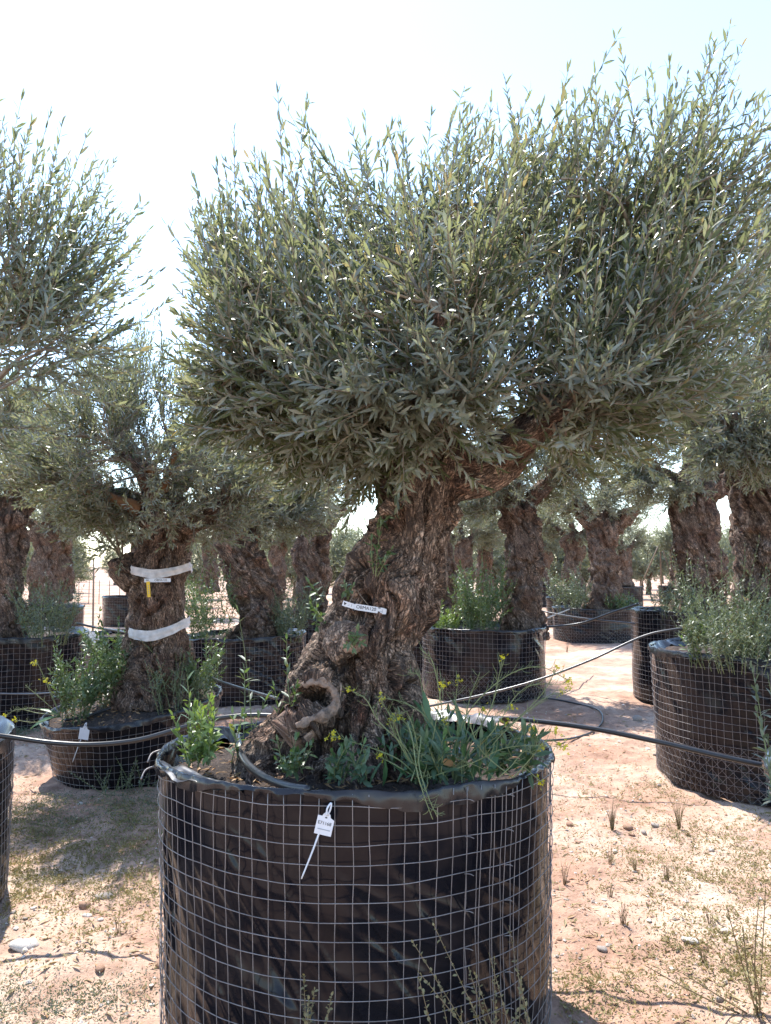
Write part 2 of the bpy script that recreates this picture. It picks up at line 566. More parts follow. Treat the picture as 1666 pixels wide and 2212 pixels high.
def planter(key, cx, cy, R, Rb, h, label, seed, tilt=(0, 0), cell=0.05, res=200, hero=False, soil_drop=0.07, mound=0.0, z0=None, extra=False):
    """welded-wire cage lined with black plastic sheet and filled with soil"""
    rng = np.random.default_rng(seed)
    z0 = gz(cx, cy) - 0.01 if z0 is None else z0
    root = thing('planter', (cx, cy, z0), label, 'planter', 'wire cage planters in the nursery')

    def rad(th, t):
        p = np.column_stack([np.cos(th) * 1.6, np.sin(th) * 1.6, t * 1.3])
        return (Rb + (R - Rb) * t) * (1 + 0.014 * fbm(p, 2, seed))

    def rim(th):
        p = np.column_stack([np.cos(th) * 1.3, np.sin(th) * 1.3, np.zeros_like(th)])
        return h + tilt[0] * np.cos(th) + tilt[1] * np.sin(th) + 0.010 * fbm(p * 2, 2, seed + 7)

    def pos(th, t, dr=0.0, dz=0.0):
        r = rad(th, t) + dr
        return np.column_stack([cx + r * np.cos(th), cy + r * np.sin(th), z0 + rim(th) * t + dz])

    # liner wall with slanting creases and slack between the wires
    nt_ = res
    nr = max(40, int(res * 0.42))
    th = np.linspace(0, 2 * np.pi, nt_, endpoint=False)
    TH, TT = np.meshgrid(th, np.linspace(0.0, 0.985, nr))
    TH, TT = TH.ravel(), TT.ravel()
    s = ((TH - np.pi / 2) % (2 * np.pi)) * R          # the sheet's own seam lies at the back
    z = TT * h
    a = 0.62
    c1 = np.column_stack([(s * math.cos(a) + z * math.sin(a)) * 30, (-s * math.sin(a) + z * math.cos(a)) * 2.2, np.full_like(s, seed)])
    c2 = np.column_stack([(s * math.cos(a + .5) + z * math.sin(a + .5)) * 7, (-s * math.sin(a + .5) + z * math.cos(a + .5)) * 1.6, np.full_like(s, seed + 5.0)])
    zone = np.clip(0.55 + 0.9 * fbm(np.column_stack([np.cos(TH) * 2, np.sin(TH) * 2, z * 2.2]), 2, seed + 2), 0.08, 1.3)
    c3 = np.column_stack([s * 5.0 + 1.4 * z, z * 4.0, np.full_like(s, seed + 9.0)])
    wr = -np.abs(vnoise(c1, seed)) * 0.014 * zone - np.abs(vnoise(c2, seed + 1)) * 0.016 * zone - np.abs(vnoise(c2 * 2.3 + 3.1, seed + 2)) * 0.012 * zone + 0.012 * vnoise(c3, seed + 3)
    V = pos(TH, TT, np.minimum(wr, 0.003))
    i = np.arange(nt_)
    q = np.concatenate([np.column_stack([k * nt_ + i, k * nt_ + (i + 1) % nt_, (k + 1) * nt_ + (i + 1) % nt_, (k + 1) * nt_ + i]) for k in range(nr - 1)])
    link('liner', make_mesh('liner', V, q, M_LINER), root)
    # the sheet turned over the top wire, uneven hem
    nf = res
    th = np.linspace(0, 2 * np.pi, nf, endpoint=False)
    ca = np.column_stack([np.cos(th), np.sin(th), np.zeros(nf)])
    hem = np.clip(0.040 + 0.030 * fbm(ca * 2.6, 3, seed + 3) + 0.012 * vnoise(ca * 11, seed + 4) - 0.010 * np.clip(-np.sin(th), 0, 1), 0.012, 0.060)
    puff = 0.003 * fbm(ca * 9, 3, seed + 6)
    prof = [(0.013, -1.0), (0.012, -0.6), (0.010, -0.15), (0.005, 0.0), (0.000, 0.0), (-0.004, -0.2), (-0.014, -0.8), (-0.05, -2.4)]
    rows = []
    for k, (dr, dz) in enumerate(prof):
        w = 0.005 * (1 - 2.4 * np.abs(vnoise(np.column_stack([np.cos(th) * 15 + 3 * np.sin(th * 2), np.sin(th) * 15, np.full(nf, k * 0.45)]), seed + 8))) * (0.4 if k in (3, 4) else 1)
        w = w - 0.0045 * np.abs(vnoise(np.column_stack([np.cos(th) * 34 + k * 0.9, np.sin(th) * 34, np.full(nf, k * 0.3)]), seed + 10)) * (0.3 if k in (3, 4) else 1)
        rows.append(pos(th, np.ones(nf), dr + puff + w, dz * hem + 0.004 * vnoise(np.column_stack([np.cos(th) * 20, np.sin(th) * 20, np.full(nf, k * 0.5)]), seed + 9)))
    i = np.arange(nf)
    q = np.concatenate([np.column_stack([k * nf + i, k * nf + (i + 1) % nf, (k + 1) * nf + (i + 1) % nf, (k + 1) * nf + i]) for k in range(len(prof) - 1)])
    fold = link('liner_fold', make_mesh('liner_fold', np.concatenate(rows), q[:, ::-1], M_FOLD), root)
    # soil
    nk, nrr = 96, 26
    th = np.linspace(0, 2 * np.pi, nk, endpoint=False)
    sv = []
    for k in range(nrr):
        f = k / (nrr - 1)
        P = pos(th, np.ones(nk), -0.045, 0)
        P[:, :2] = np.array([cx, cy]) + (P[:, :2] - [cx, cy]) * max(f, 1e-3)
        tz = h + tilt[0] * np.cos(th) * f + tilt[1] * np.sin(th) * f
        P[:, 2] = z0 + tz - soil_drop + mound * (1 - f ** 2) + 0.022 * fbm(P * 7, 3, seed + 11) + 0.010 * fbm(P * 28, 2, seed + 12)
        sv.append(P)
    i = np.arange(nk)
    q = np.concatenate([np.column_stack([k * nk + i, (k + 1) * nk + i, (k + 1) * nk + (i + 1) % nk, k * nk + (i + 1) % nk]) for k in range(nrr - 1)])
    soil = link('soil', make_mesh('soil', np.concatenate(sv), q, M_SOIL), root)
    # wires
    n_up = int(2 * np.pi * R / (cell * 0.95))
    n_h = int(h / cell)
    wr_ = 0.00135 if hero else 0.0012
    ths = (np.arange(n_up) + 0.5) / n_up * 2 * np.pi + rng.normal(0, 0.004, n_up)
    tks = np.array([1.0 - (k + 0.85) * cell / h for k in range(n_h)])
    tks = tks[tks > 0.01]
    kk = 24 if hero else 9
    tt = np.linspace(0.0, 0.99, kk)
    UP = np.stack([pos(np.full(kk, t0) + 0.005 * vnoise(np.column_stack([tt * 9, np.full(kk, t0 * 9), np.zeros(kk)]), seed), tt, 0.006 + 0.005 * vnoise(np.column_stack([tt * 7, np.full(kk, t0 * 5), np.ones(kk)]), seed)) for t0 in ths])
    nh = 180 if hero else 72
    th = np.linspace(0, 2 * np.pi, nh + 1)
    thw = th.copy()
    thw[-1] = 0.0
    HP = np.stack([pos(thw, np.full(nh + 1, t), 0.0095 + 0.002 * vnoise(np.column_stack([np.cos(thw) * 6, np.sin(thw) * 6, np.full(nh + 1, t * 20)]), seed), 0.004 * vnoise(np.column_stack([np.cos(thw) * 5, np.sin(thw) * 5, np.full(nh + 1, t * 31)]), seed + 1)) for t in tks])
    if hero:
        cage = None
        for k in range(len(ths)):
            v, f = tubes(UP[k:k + 1], np.full((1, kk), wr_), 5)
            link('upright_wire', make_mesh('upright_wire', v, f, M_WIRE), root)
        for k in range(len(tks)):
            v, f = tubes(HP[k:k + 1], np.full((1, nh + 1), wr_), 5, cap=False)
            link('hoop_wire', make_mesh('hoop_wire', v, f, M_WIRE), root)
        # where the two ends of the mesh overlap: doubled uprights and twisted tie ends
        for t0 in np.radians([-61.5, -57.2, -52.8, -48.8, -44.6]):
            P = pos(np.full(kk, t0) + 0.006 * np.sin(tt * 9), tt, 0.014)
            v, f = tubes(P[None], np.full((1, kk), wr_), 5)
            link('upright_wire', make_mesh('upright_wire', v, f, M_WIRE), root)
        for k, t in enumerate(tks[::2]):
            for t0 in np.radians([-61.2, -48.0]):
                c = pos(np.array([t0]), np.array([t]), 0.014)[0]
                d = np.array([math.cos(t0), math.sin(t0), 0])
                s_ = np.array([-d[1], d[0], 0])
                mb = MB()
                mb.tube([c - s_ * 0.008, c + d * 0.008 + s_ * 0.004, c + s_ * 0.016 - np.array([0, 0, 0.006]) + d * 0.012], 0.0013, 8, 4)
                link('tie_wire', mb.mesh('tie_wire', M_WIRE), root)
    else:
        mb = MB()
        v, f = tubes(UP, np.full((len(ths), kk), wr_ * 1.1), 4, cap=False)
        mb.add(v, f)
        v, f = tubes(HP, np.full((len(tks), nh + 1), wr_ * 1.1), 4, cap=False)
        mb.add(v, f)
        if extra:                                   # a second piece of mesh set on the slant round the foot
            L = []
            for t0 in np.arange(0, 2 * np.pi, 0.085):
                for sgn in (-1, 1):
                    tt2 = np.linspace(0.0, 0.36, 6)
                    L.append(pos(t0 + sgn * tt2 * h / R, tt2, 0.013))
            v, f = tubes(np.stack(L), np.full((len(L), 6), 0.0012), 3, cap=False)
            mb.add(v, f)
        link('wire_cage', mb.mesh('wire_cage', M_WIRE), root)
    POTS[key] = dict(c=(cx, cy), R=R, h=h, z0=z0, pos=pos, rim=rim, root=root, tilt=tilt, drop=soil_drop, mound=mound, fold=fold, soil=soil)
    return root


def soil_z(key, x, y):
    p = POTS[key]
    dx, dy = (x - p['c'][0]) / p['R'], (y - p['c'][1]) / p['R']
    f = min(1.0, math.hypot(dx, dy))
    return p['z0'] + p['h'] + p['tilt'][0] * dx + p['tilt'][1] * dy - p['drop'] + p['mound'] * (1 - f * f)


def px_x(x, Y):
    return float(at(x, HOR, Y)[0])


planter('main', px_x(770, 2.74), 2.88, 0.70, 0.665, 0.935, 'large black lined wire planter holding the big leaning olive in front', 11, (0, -0.03), 0.0505, 640, True, 0.075, 0.0)
planter('band', px_x(293, 6.05), 6.10, 0.66, 0.56, 0.53, 'low tilted planter under the olive with two white trunk bands', 12, (0.07, 0.05), 0.055, 220, False, 0.05, 0.07)
planter('farleft', px_x(14, 8.4), 8.4, 0.86, 0.82, 0.93, 'planter cut by the frame behind the yellow flowering weed', 13, (0, 0), 0.055, 180)
planter('backleft', px_x(532, 9.5), 9.5, 0.74, 0.72, 0.76, 'planter of the dark leaning trunk between banded olive and big olive', 14, (0.02, 0), 0.055, 180)
planter('hid', px_x(285, 10.6), 10.6, 0.60, 0.58, 0.74, 'planter mostly hidden behind the banded trunk', 15, (0, 0), 0.055, 120)
planter('mid', px_x(1043, 9.8), 9.8, 0.765, 0.75, 0.84, 'planter with tall bush and knotty trunk right behind the big olive', 16, (0, 0), 0.055, 200, extra=True)
planter('lane', px_x(1284, 17.0), 17.0, 0.92, 0.90, 0.74, 'low wide planter at the far end of the sandy lane', 17, (0, 0), 0.06, 160, extra=True)
planter('tall', px_x(1505, 9.4), 9.4, 0.77, 0.76, 1.06, 'tall planter behind the right-hand planter, pipes meeting its rim', 18, (0, 0), 0.055, 180)
planter('right', px_x(1660, 6.0), 6.0, 0.885, 0.85, 0.975, 'big planter cut by the frame with dense herbs inside its rim', 19, (0, 0), 0.052, 240, extra=True)
planter('nearleft', -2.66, 3.55, 0.87, 0.87, 0.77, 'planter of which only a sliver shows, joined by the sagging pipe', 20, (0, 0), 0.05, 200)
planter('nearright', 2.04, 2.50, 0.74, 0.60, 0.88, 'planter corner with leafy olive shoots at the frame edge', 21, (0, 0), 0.05, 200)
planter('b11', px_x(670, 13), 13, 0.75, 0.73, 0.80, 'distant planter seen between two trunks behind the big olive', 22, (0, 0), 0.06, 100)
planter('b12', px_x(940, 11.6), 11.6, 0.55, 0.53, 0.80, 'planter hidden behind the big trunk, its wire just showing', 23, (0, 0), 0.06, 100)

# ------------------------------------------------------------------ trunks
def sweep(path, sides, n, rng, flute=0.0, k=4, twist=1.5, ph=0.0, seed=0):
    """path rows (x,y,z,r) -> closed tube with lobed section"""
    A = resample(np.asarray(path), n)
    P, R = A[:, :3], np.maximum(A[:, 3], 0.004)
    T = np.gradient(P, axis=0)
    T = nrm(T)
    U = np.empty_like(P)
    u = np.array([1.0, 0, 0])
    for i_ in range(n):
        u = u - T[i_] * np.dot(u, T[i_])
        if np.linalg.norm(u) < 1e-3:
            u = np.cross(T[i_], [0, 0, 1.0])
        u = u / np.linalg.norm(u)
        U[i_] = u
    V = np.cross(T, U)
    an = np.linspace(0, 2 * np.pi, sides, endpoint=False)
    s = np.concatenate([[0], np.cumsum(np.linalg.norm(np.diff(P, axis=0), axis=1))])
    AN, S = np.meshgrid(an, s)
    lob = flute * (np.cos(k * AN + twist * S * 3 + ph) * 0.6 + np.cos((k + 3) * AN - twist * S * 2.2 + ph * 2) * 0.4)
    p3 = np.column_stack([np.cos(AN.ravel()) * 1.1, np.sin(AN.ravel()) * 1.1, S.ravel() * 3.0])
    lob = lob + flute * 0.9 * fbm(p3, 2, seed).reshape(AN.shape)
    r = R[:, None] * (1 + lob)
    verts = P[:, None] + (U[:, None] * np.cos(an)[None, :, None] + V[:, None] * np.sin(an)[None, :, None]) * r[..., None]
    idx = np.arange(sides)
    q = np.concatenate([np.column_stack([j * sides + idx, j * sides + (idx + 1) % sides, (j + 1) * sides + (idx + 1) % sides, (j + 1) * sides + idx]) for j in range(n - 1)])
    v = np.concatenate([verts.reshape(-1, 3), P[:1], P[-1:]])
    c0, c1 = n * sides, n * sides + 1
    tri = np.concatenate([np.column_stack([np.full(sides, c0), (idx + 1) % sides, idx]), np.column_stack([np.full(sides, c1), (n - 1) * sides + idx, (n - 1) * sides + (idx + 1) % sides])])
    return v, [q, tri], A, U, V


def remesh(verts, faces, voxel):
    me = make_mesh('tmp', verts, faces, None)
    o = bpy.data.objects.new('tmp', me)
    COL.objects.link(o)
    md = o.modifiers.new('r', 'REMESH')
    md.mode = 'VOXEL'
    md.voxel_size = voxel
    md.use_smooth_shade = True
    sm = o.modifiers.new('s', 'SMOOTH')
    sm.iterations = 2
    dg = bpy.context.evaluated_depsgraph_get()
    ev = o.evaluated_get(dg)
    m2 = ev.to_mesh()
    nv = len(m2.vertices)
    v = np.empty(nv * 3, dtype=np.float32)
    m2.vertices.foreach_get('co', v)
    nn = np.empty(nv * 3, dtype=np.float32)
    m2.vertices.foreach_get('normal', nn)
    nl = len(m2.loops)
    lp = np.empty(nl, dtype=np.int32)
    m2.loops.foreach_get('vertex_index', lp)
    tot = np.empty(len(m2.polygons), dtype=np.int32)
    m2.polygons.foreach_get('loop_total', tot)
    st = np.empty(len(m2.polygons), dtype=np.int32)
    m2.polygons.foreach_get('loop_start', st)
    fs = []
    for kx in (3, 4):
        sel = st[tot == kx]
        if len(sel):
            fs.append(np.stack([lp[sel + j] for j in range(kx)], 1))
    ev.to_mesh_clear()
    bpy.data.objects.remove(o, do_unlink=True)
    bpy.data.meshes.remove(me)
    return v.reshape(-1, 3).astype(np.float64), nn.reshape(-1, 3).astype(np.float64), fs


def normals_of(v, fs):
    n = np.zeros_like(v)
    for f in fs:
        a, b, c = v[f[:, 0]], v[f[:, 1]], v[f[:, 2]]
        fn = np.cross(b - a, c - a)
        for k_ in range(f.shape[1]):
            np.add.at(n, f[:, k_], fn)
    return nrm(n)


def build_trunk(paths, voxel, seed, flute=0.14, relief=1.0, extra_tubes=(), dents=(), k=4, twist=1.5):
    """first path is the stem, the rest limbs; one continuous displaced surface; returns verts, faces, attrs"""
    rng = np.random.default_rng(seed)
    V, F, nv = [], {3: [], 4: []}, 0
    frames = []
    for j, p in enumerate(paths):
        n = max(16, int(len(p) * 7))
        v, f, A, U, W = sweep(p, 40 if j == 0 else 18, n, rng, flute if j == 0 else flute * 0.5, k, twist, seed * 1.3 + j, seed + j)
        V.append(v)
        for ff in f:
            F[ff.shape[1]].append(ff + nv)
        nv += len(v)
        frames.append((A, U, W))
    for pts, r in extra_tubes:
        mb = MB()
        mb.tube(pts, r, max(12, len(pts) * 5), 10)
        for v in mb.v:
            V.append(v)
        for kx in (3, 4):
            for ff in mb.f[kx]:
                F[kx].append(ff + nv)
        nv += sum(len(v) for v in mb.v)
    v, n, fs = remesh(np.concatenate(V), [np.concatenate(x) for x in F.values() if x], voxel)
    # stem coordinates for flow of the bark
    A = np.concatenate([fr[0] for fr in frames])
    U = np.concatenate([fr[1] for fr in frames])
    W = np.concatenate([fr[2] for fr in frames])
    S = []
    s0 = 0.0
    for fr in frames:
        d = np.linalg.norm(np.diff(fr[0][:, :3], axis=0), axis=1)
        S.append(s0 + np.concatenate([[0], np.cumsum(d)]))
        s0 += 3.7
    S = np.concatenate(S)
    near = np.empty(len(v), dtype=int)
    for a in range(0, len(v), 20000):
        d = ((v[a:a + 20000, None, :] - A[None, :, :3]) ** 2).sum(-1) / (A[None, :, 3] ** 2)
        near[a:a + 20000] = d.argmin(1)
    q = v - A[near, :3]
    cu, cw = (q * U[near]).sum(1), (q * W[near]).sum(1)
    tang = np.cross(U[near], W[near])
    along = S[near] + (q * tang).sum(1)
    ang = np.arctan2(cw, cu) + along * twist * 0.9 * (1 if seed % 2 else -1)
    rr = A[near, 3]
    bc = np.column_stack([np.cos(ang) * rr, np.sin(ang) * rr, along])
    lo = bc * np.array([6.0, 6.0, 1.7])
    md_ = bc * np.array([17.0, 17.0, 3.6])
    hi = bc * np.array([48.0, 48.0, 11.0])
    big = fbm(v * 3.4, 3, seed + 21)
    ridge = 1 - np.abs(vnoise(md_ + 0.6 * big[:, None], seed + 22)) * 2
    disp = 0.024 * big + 0.030 * fbm(lo, 3, seed + 23) + 0.017 * ridge + 0.0060 * (1 - 2 * np.abs(vnoise(hi, seed + 24))) + 0.003 * fbm(v * 70, 2, seed + 25)
    gro = vnoise(bc * np.array([9.0, 9.0, 1.0]) + 0.8 * big[:, None], seed + 29)
    disp = disp - 0.060 * np.clip(np.abs(gro) * -5 + 1, 0, 1) - 0.022 * np.clip(np.abs(vnoise(bc * np.array([24.0, 24.0, 2.2]) + big[:, None], seed + 30)) * -4 + 1, 0, 1)
    knots = vnoise(v * 5.5 + 9.1, seed + 26)
    disp = disp + 0.025 * np.clip(knots - 0.35, 0, 1) - 0.075 * np.clip(-knots - 0.48, 0, 1)
    disp = disp * np.clip(rr / 0.16, 0.25, 1.15) * relief
    px, py = to_px(v)
    front = np.clip(-n[:, 1] * 2.0 + 0.35, 0, 1)
    for (x0, y0, x1, y1, w, amp) in dents:
        dx, dy = x1 - x0, y1 - y0
        L2 = dx * dx + dy * dy + 1e-6
        t = np.clip(((px - x0) * dx + (py - y0) * dy) / L2, 0, 1)
        d2 = (px - x0 - t * dx) ** 2 + (py - y0 - t * dy) ** 2
        disp = disp + amp * np.exp(-d2 / (w * w)) * front
    v2 = v + n * disp[:, None]
    return v2, fs, {'bark': np.column_stack([bc[:, 0] * 1.0, bc[:, 1] * 1.0, bc[:, 2] * 0.26])}, frames


def stem_path(rows, D, lean=0.0):
    """rows of (x, y, half width) in the photograph at distance D -> (x,y,z,r)"""
    out = []
    for k_, r in enumerate(rows):
        dd = D + (r[3] if len(r) > 3 else 0.0)
        p = at(r[0], r[1], dd)
        out.append([*p, r[2] * dd / FPX])
    return np.array(out)


# ------------------------------------------------------------------ leaves
HI_T = np.array([[0, 0, 0], [.30, -.46, .10], [.30, 0, 0], [.30, .46, .10], [.66, -.44, .08], [.68, 0, -.02], [.66, .44, .08], [1, 0, -.10]])
HI_F3 = np.array([[0, 2, 1], [0, 3, 2], [4, 5, 7], [5, 6, 7]])
HI_F4 = np.array([[1, 2, 5, 4], [2, 3, 6, 5]])
LO_T = np.array([[0, 0, 0], [.45, -.5, .10], [1, 0, 0], [.45, .5, .10]])
LO_F4 = np.array([[0, 3, 2, 1]])


def leaf_geo(O, A, Nn, L, Wd, hi=True):
    T = HI_T if hi else LO_T
    B = np.cross(Nn, A)
    m = len(T)
    V = (O[:, None] + A[:, None] * (T[None, :, 0:1] * L[:, None, None]) + B[:, None] * (T[None, :, 1:2] * Wd[:, None, None])
         + Nn[:, None] * (T[None, :, 2:3] * Wd[:, None, None] * np.where(T[None, :, 0:1] >= 0.99, L[:, None, None] / Wd[:, None, None] * 0.6, 1.0)))
    curl = (0.16 * np.sin(O[:, 0] * 517.3 + O[:, 2] * 911.7 + O[:, 1] * 333.1) - 0.06) * L
    V = V + Nn[:, None] * (T[None, :, 0:1] ** 2 * curl[:, None, None])
    b = (np.arange(len(O)) * m)[:, None, None]
    if hi:
        return V.reshape(-1, 3), [(b + HI_F3[None]).reshape(-1, 3), (b + HI_F4[None]).reshape(-1, 4)]
    return V.reshape(-1, 3), [(b + LO_F4[None]).reshape(-1, 4)]


def gen_shoots(S, D, L, rng, spacing, ll, lw, curve=0.25, ang=(48, 26), bare=0.12, droop=0.0):
    """leafy shoots: opposite leaf pairs, each pair turned a quarter; returns leaf frames and twig polylines"""
    S, D, L = np.asarray(S, float), nrm(D), np.asarray(L, float)
    M = len(S)
    nn = np.maximum(3, (L / spacing).astype(int))
    idx = np.repeat(np.arange(M), nn)
    k = np.concatenate([np.arange(n) for n in nn])
    t = bare + (1 - bare) * (k + 0.5) / nn[idx]
    up = np.array([0, 0, 1.0])
    side = nrm(rng.normal(size=(M, 3))) * 0.12
    bend = up * curve + side

    def P(i, tt):
        return S[i] + D[i] * (L[i] * tt)[:, None] + (bend[i] if bend.ndim == 2 else bend) * (L[i] * tt ** 2)[:, None]
    p = P(idx, t)
    T = nrm(D[idx] + 2 * bend[idx] * t[:, None])
    ref = nrm(rng.normal(size=(M, 3)))
    U0 = nrm(np.cross(T, ref[idx]))
    W0 = np.cross(T, U0)
    a = (k % 2) * (np.pi / 2) + rng.normal(0, 0.35, len(k))
    U = U0 * np.cos(a)[:, None] + W0 * np.sin(a)[:, None]
    O, A, Nn, LL = [], [], [], []
    for sgn in (1, -1):
        th = np.radians(ang[0] + (ang[1] - ang[0]) * t + rng.normal(0, 17, len(t)))
        Us = U * sgn
        ad = T * np.cos(th)[:, None] + Us * np.sin(th)[:, None] + rng.normal(0, 0.18, (len(t), 3)) - up * droop
        ad = nrm(ad)
        nd = T * np.sin(th)[:, None] - Us * np.cos(th)[:, None] + rng.normal(0, 0.28, (len(t), 3)) + up * 0.25
        nd = nrm(nd - ad * (nd * ad).sum(1, keepdims=True))
        O.append(p)
        A.append(ad)
        Nn.append(nd)
        LL.append(ll * (0.55 + 0.45 * np.sin(np.pi * (0.12 + 0.72 * t))) * rng.uniform(0.55, 1.2, len(t)))
    tip = P(np.arange(M), np.ones(M))
    Tt = nrm(D + 2 * bend)
    O.append(tip)
    A.append(Tt)
    nd = nrm(rng.normal(size=(M, 3)))
    Nn.append(nrm(nd - Tt * (nd * Tt).sum(1, keepdims=True)))
    LL.append(np.full(M, ll * 0.6))
    O, A, Nn, LL = map(np.concatenate, (O, A, Nn, LL))
    keep = rng.random(len(O)) > 0.06
    W = lw * (LL / ll) ** 0.7 * rng.uniform(0.85, 1.15, len(LL))
    ks = 5
    tw = np.stack([P(np.arange(M), np.full(M, x)) for x in np.linspace(0, 1, ks)], 1)
    return (O[keep], A[keep], Nn[keep], LL[keep], W[keep]), tw


def crown_geo(ells, limbs, nb, per, seed, top=None, ll=0.070, lw=0.0135, spacing=0.026, slen=(0.18, 0.42), up=0.55, branch_r=0.010, hi=False, curve=0.25, outw=0.7):
    """ells: (center, radii xyz, weight); limbs: points (x,y,z). Returns leaf frames, twig arrays"""
    rng = np.random.default_rng(seed)
    w = np.array([e[2] for e in ells], float)
    pick = rng.choice(len(ells), nb, p=w / w.sum())
    C = np.array([e[0] for e in ells])[pick]
    Rr = np.array([e[1] for e in ells])[pick]
    d = nrm(rng.normal(size=(nb, 3)))
    E = C + d * Rr * (rng.random(nb) ** 0.42)[:, None]
    limbs = np.asarray(limbs)
    diff = E[:, None] - limbs[None]
    cost = np.linalg.norm(diff, axis=2) + 0.5 * np.clip(limbs[None, :, 2] - E[:, None, 2], 0, None)
    B = limbs[cost.argmin(1)]
    mid = (B + E) / 2 + np.array([0, 0, 1.0]) * (np.linalg.norm(E - B, axis=1) * 0.14)[:, None] + rng.normal(0, 0.05, (nb, 3))
    tt = np.linspace(0, 1, 7)[None, :, None]
    BR = B[:, None] * (1 - tt) ** 2 + 2 * mid[:, None] * tt * (1 - tt) + E[:, None] * tt ** 2
    BR = BR + rng.normal(0, 0.008, BR.shape) * np.sin(np.pi * tt)
    br_r = branch_r * (1 - 0.62 * tt[..., 0]) * rng.uniform(0.7, 1.2, (nb, 1))
    # shoots along each branch
    bi = np.repeat(np.arange(nb), per)
    ts = np.clip(rng.beta(2.2, 1.2, len(bi)) * 1.02, 0.12, 1.0)[:, None]
    S = B[bi] * (1 - ts) ** 2 + 2 * mid[bi] * ts * (1 - ts) + E[bi] * ts ** 2
    tan = nrm(2 * (mid[bi] - B[bi]) * (1 - ts) + 2 * (E[bi] - mid[bi]) * ts)
    cen = np.average(np.array([e[0] for e in ells]), axis=0, weights=w)
    ow = nrm(S - cen)
    ub = np.array([up if (len(e) < 4 or e[3] is None) else e[3] for e in ells])[pick][bi][:, None]
    D = tan * 0.45 + ow * outw + np.array([0, 0, 1.0]) * ub + rng.normal(0, 0.42, S.shape)
    L = rng.uniform(slen[0], slen[1], len(bi)) * np.where(ub[:, 0] > 0.55, 1.15, 1.0)
    if top is not None:                      # pruned crown: shoots past the clipped outline are cut back
        Dn = nrm(D)
        for _ in range(4):
            T_ = S + (Dn + np.array([0, 0, curve])) * L[:, None]
            px, py = to_px(T_)
            lim = np.interp(px, top[0], top[1])
            over = (py < lim + 22 * np.sin(S[:, 0] * 91)) | (px < np.interp(py, top[2], top[3]))
            L = np.where(over, L * 0.62, L)
        d_ = np.minimum(py - lim, 400)
        thin = np.clip(0.30 + d_ / 330, 0.30, 1.0)
        keep = (L > 0.075) & (rng.random(len(L)) < thin)
        S, D, L = S[keep], D[keep], L[keep]
    lf, tw = gen_shoots(S, D, L, rng, spacing, ll, lw, curve)
    return lf, tw, BR, br_r


def crown_parts(root, ells, limbs, nb, per, seed, mat, hi=False, single=0, name='crown', **kw):
    lf, tw, BR, br_r = crown_geo(ells, limbs, nb, per, seed, **kw)
    O, A, Nn, L, W = lf
    if single:
        dist = np.linalg.norm(O + A * (L * .5)[:, None] - np.array([0, 0, EYE]), axis=1)
        px, py = to_px(O)
        ok = (px > 5) & (px < 1660) & (py > 5) & (py < 1150)
        dist = np.where(ok, dist, 99)
        sel = np.argsort(dist)[:single]
        mask = np.zeros(len(O), bool)
        mask[sel] = True
    else:
        mask = np.zeros(len(O), bool)
    v, f = leaf_geo(O[~mask], A[~mask], Nn[~mask], L[~mask], W[~mask], hi)
    cr = link(name, make_mesh(name, v, f, mat, smooth=hi), root)
    cr['kind'] = 'stuff'
    mb = MB()
    v, f = tubes(BR, br_r, 5, cap=False)
    mb.add(v, f)
    rt = np.linspace(0.0030, 0.0011, tw.shape[1])[None].repeat(len(tw), 0)
    v, f = tubes(tw, rt, 3, cap=False)
    mb.add(v, f)
    b = link('branches', mb.mesh('branches', M_TWIG), root)
    b['kind'] = 'stuff'
    if single:
        T = HI_T.copy()
        Bv = T[:, 1].copy()
        vv, ff = leaf_geo(np.zeros((1, 3)), np.array([[1.0, 0, 0]]), np.array([[0, 0, 1.0]]), np.array([0.07]), np.array([0.0135]), True)
        lm = make_mesh('leaf', vv, ff, mat, True)
        for s_ in sel:
            a, n_ = Vector(A[s_]), Vector(Nn[s_])
            b_ = n_.cross(a)
            sl, sw = L[s_] / 0.07, W[s_] / 0.0135
            mw = Matrix(((a.x * sl, b_.x * sw, n_.x * sw, O[s_][0]), (a.y * sl, b_.y * sw, n_.y * sw, O[s_][1]), (a.z * sl, b_.z * sw, n_.z * sw, O[s_][2]), (0, 0, 0, 1)))
            o = bpy.data.objects.new('leaf', lm)
            COL.objects.link(o)
            o.parent = cr
            o.matrix_basis = mw
    return cr


def ell(x, y, D, rx, ry, rd, w=1.0, up=None):
    s = D / FPX
    return (at(x, y, D), np.array([rx * s, rd, ry * s]), w, up)


def limb_points(frames, skip=1):
    pts = []
    for A, U, W in frames[skip:]:
        pts.append(A[len(A) // 4:, :3])
    if not pts:
        pts = [frames[0][0][-6:, :3]]
    return np.concatenate(pts)


TRUNKS = {}


def olive(key, label, stem, limbs, D, ells, nb, per, seed, mat=None, bark=None, voxel=0.02, flute=0.16, relief=1.0, single=0, hi=False, dents=(), extra_tubes=(), base=None, twist=1.5, group='old olive trees in planters', **kw):
    p0 = stem_path(stem, D)
    ps = [p0] + [stem_path(l, D) for l in limbs]
    v, fs, at_, frames = build_trunk(ps, voxel, seed, flute, relief, extra_tubes, dents, 4, twist)
    b = p0[0, :3] if base is None else base
    root = thing('olive_tree', (b[0], b[1], b[2]), label, 'tree', group)
    tr = link('trunk', make_mesh('trunk', v, fs, bark or M_BARK, True, at_), root)
    TRUNKS[key] = dict(v=v, bvh=BVHTree.FromPolygons([tuple(x) for x in v], [tuple(int(i) for i in f) for ff in fs for f in ff]), root=root, trunk=tr, D=D)
    crown_parts(root, ells, limb_points(frames), nb, per, seed + 100, mat or M_LEAF, hi=hi, single=single, **kw)
    return root


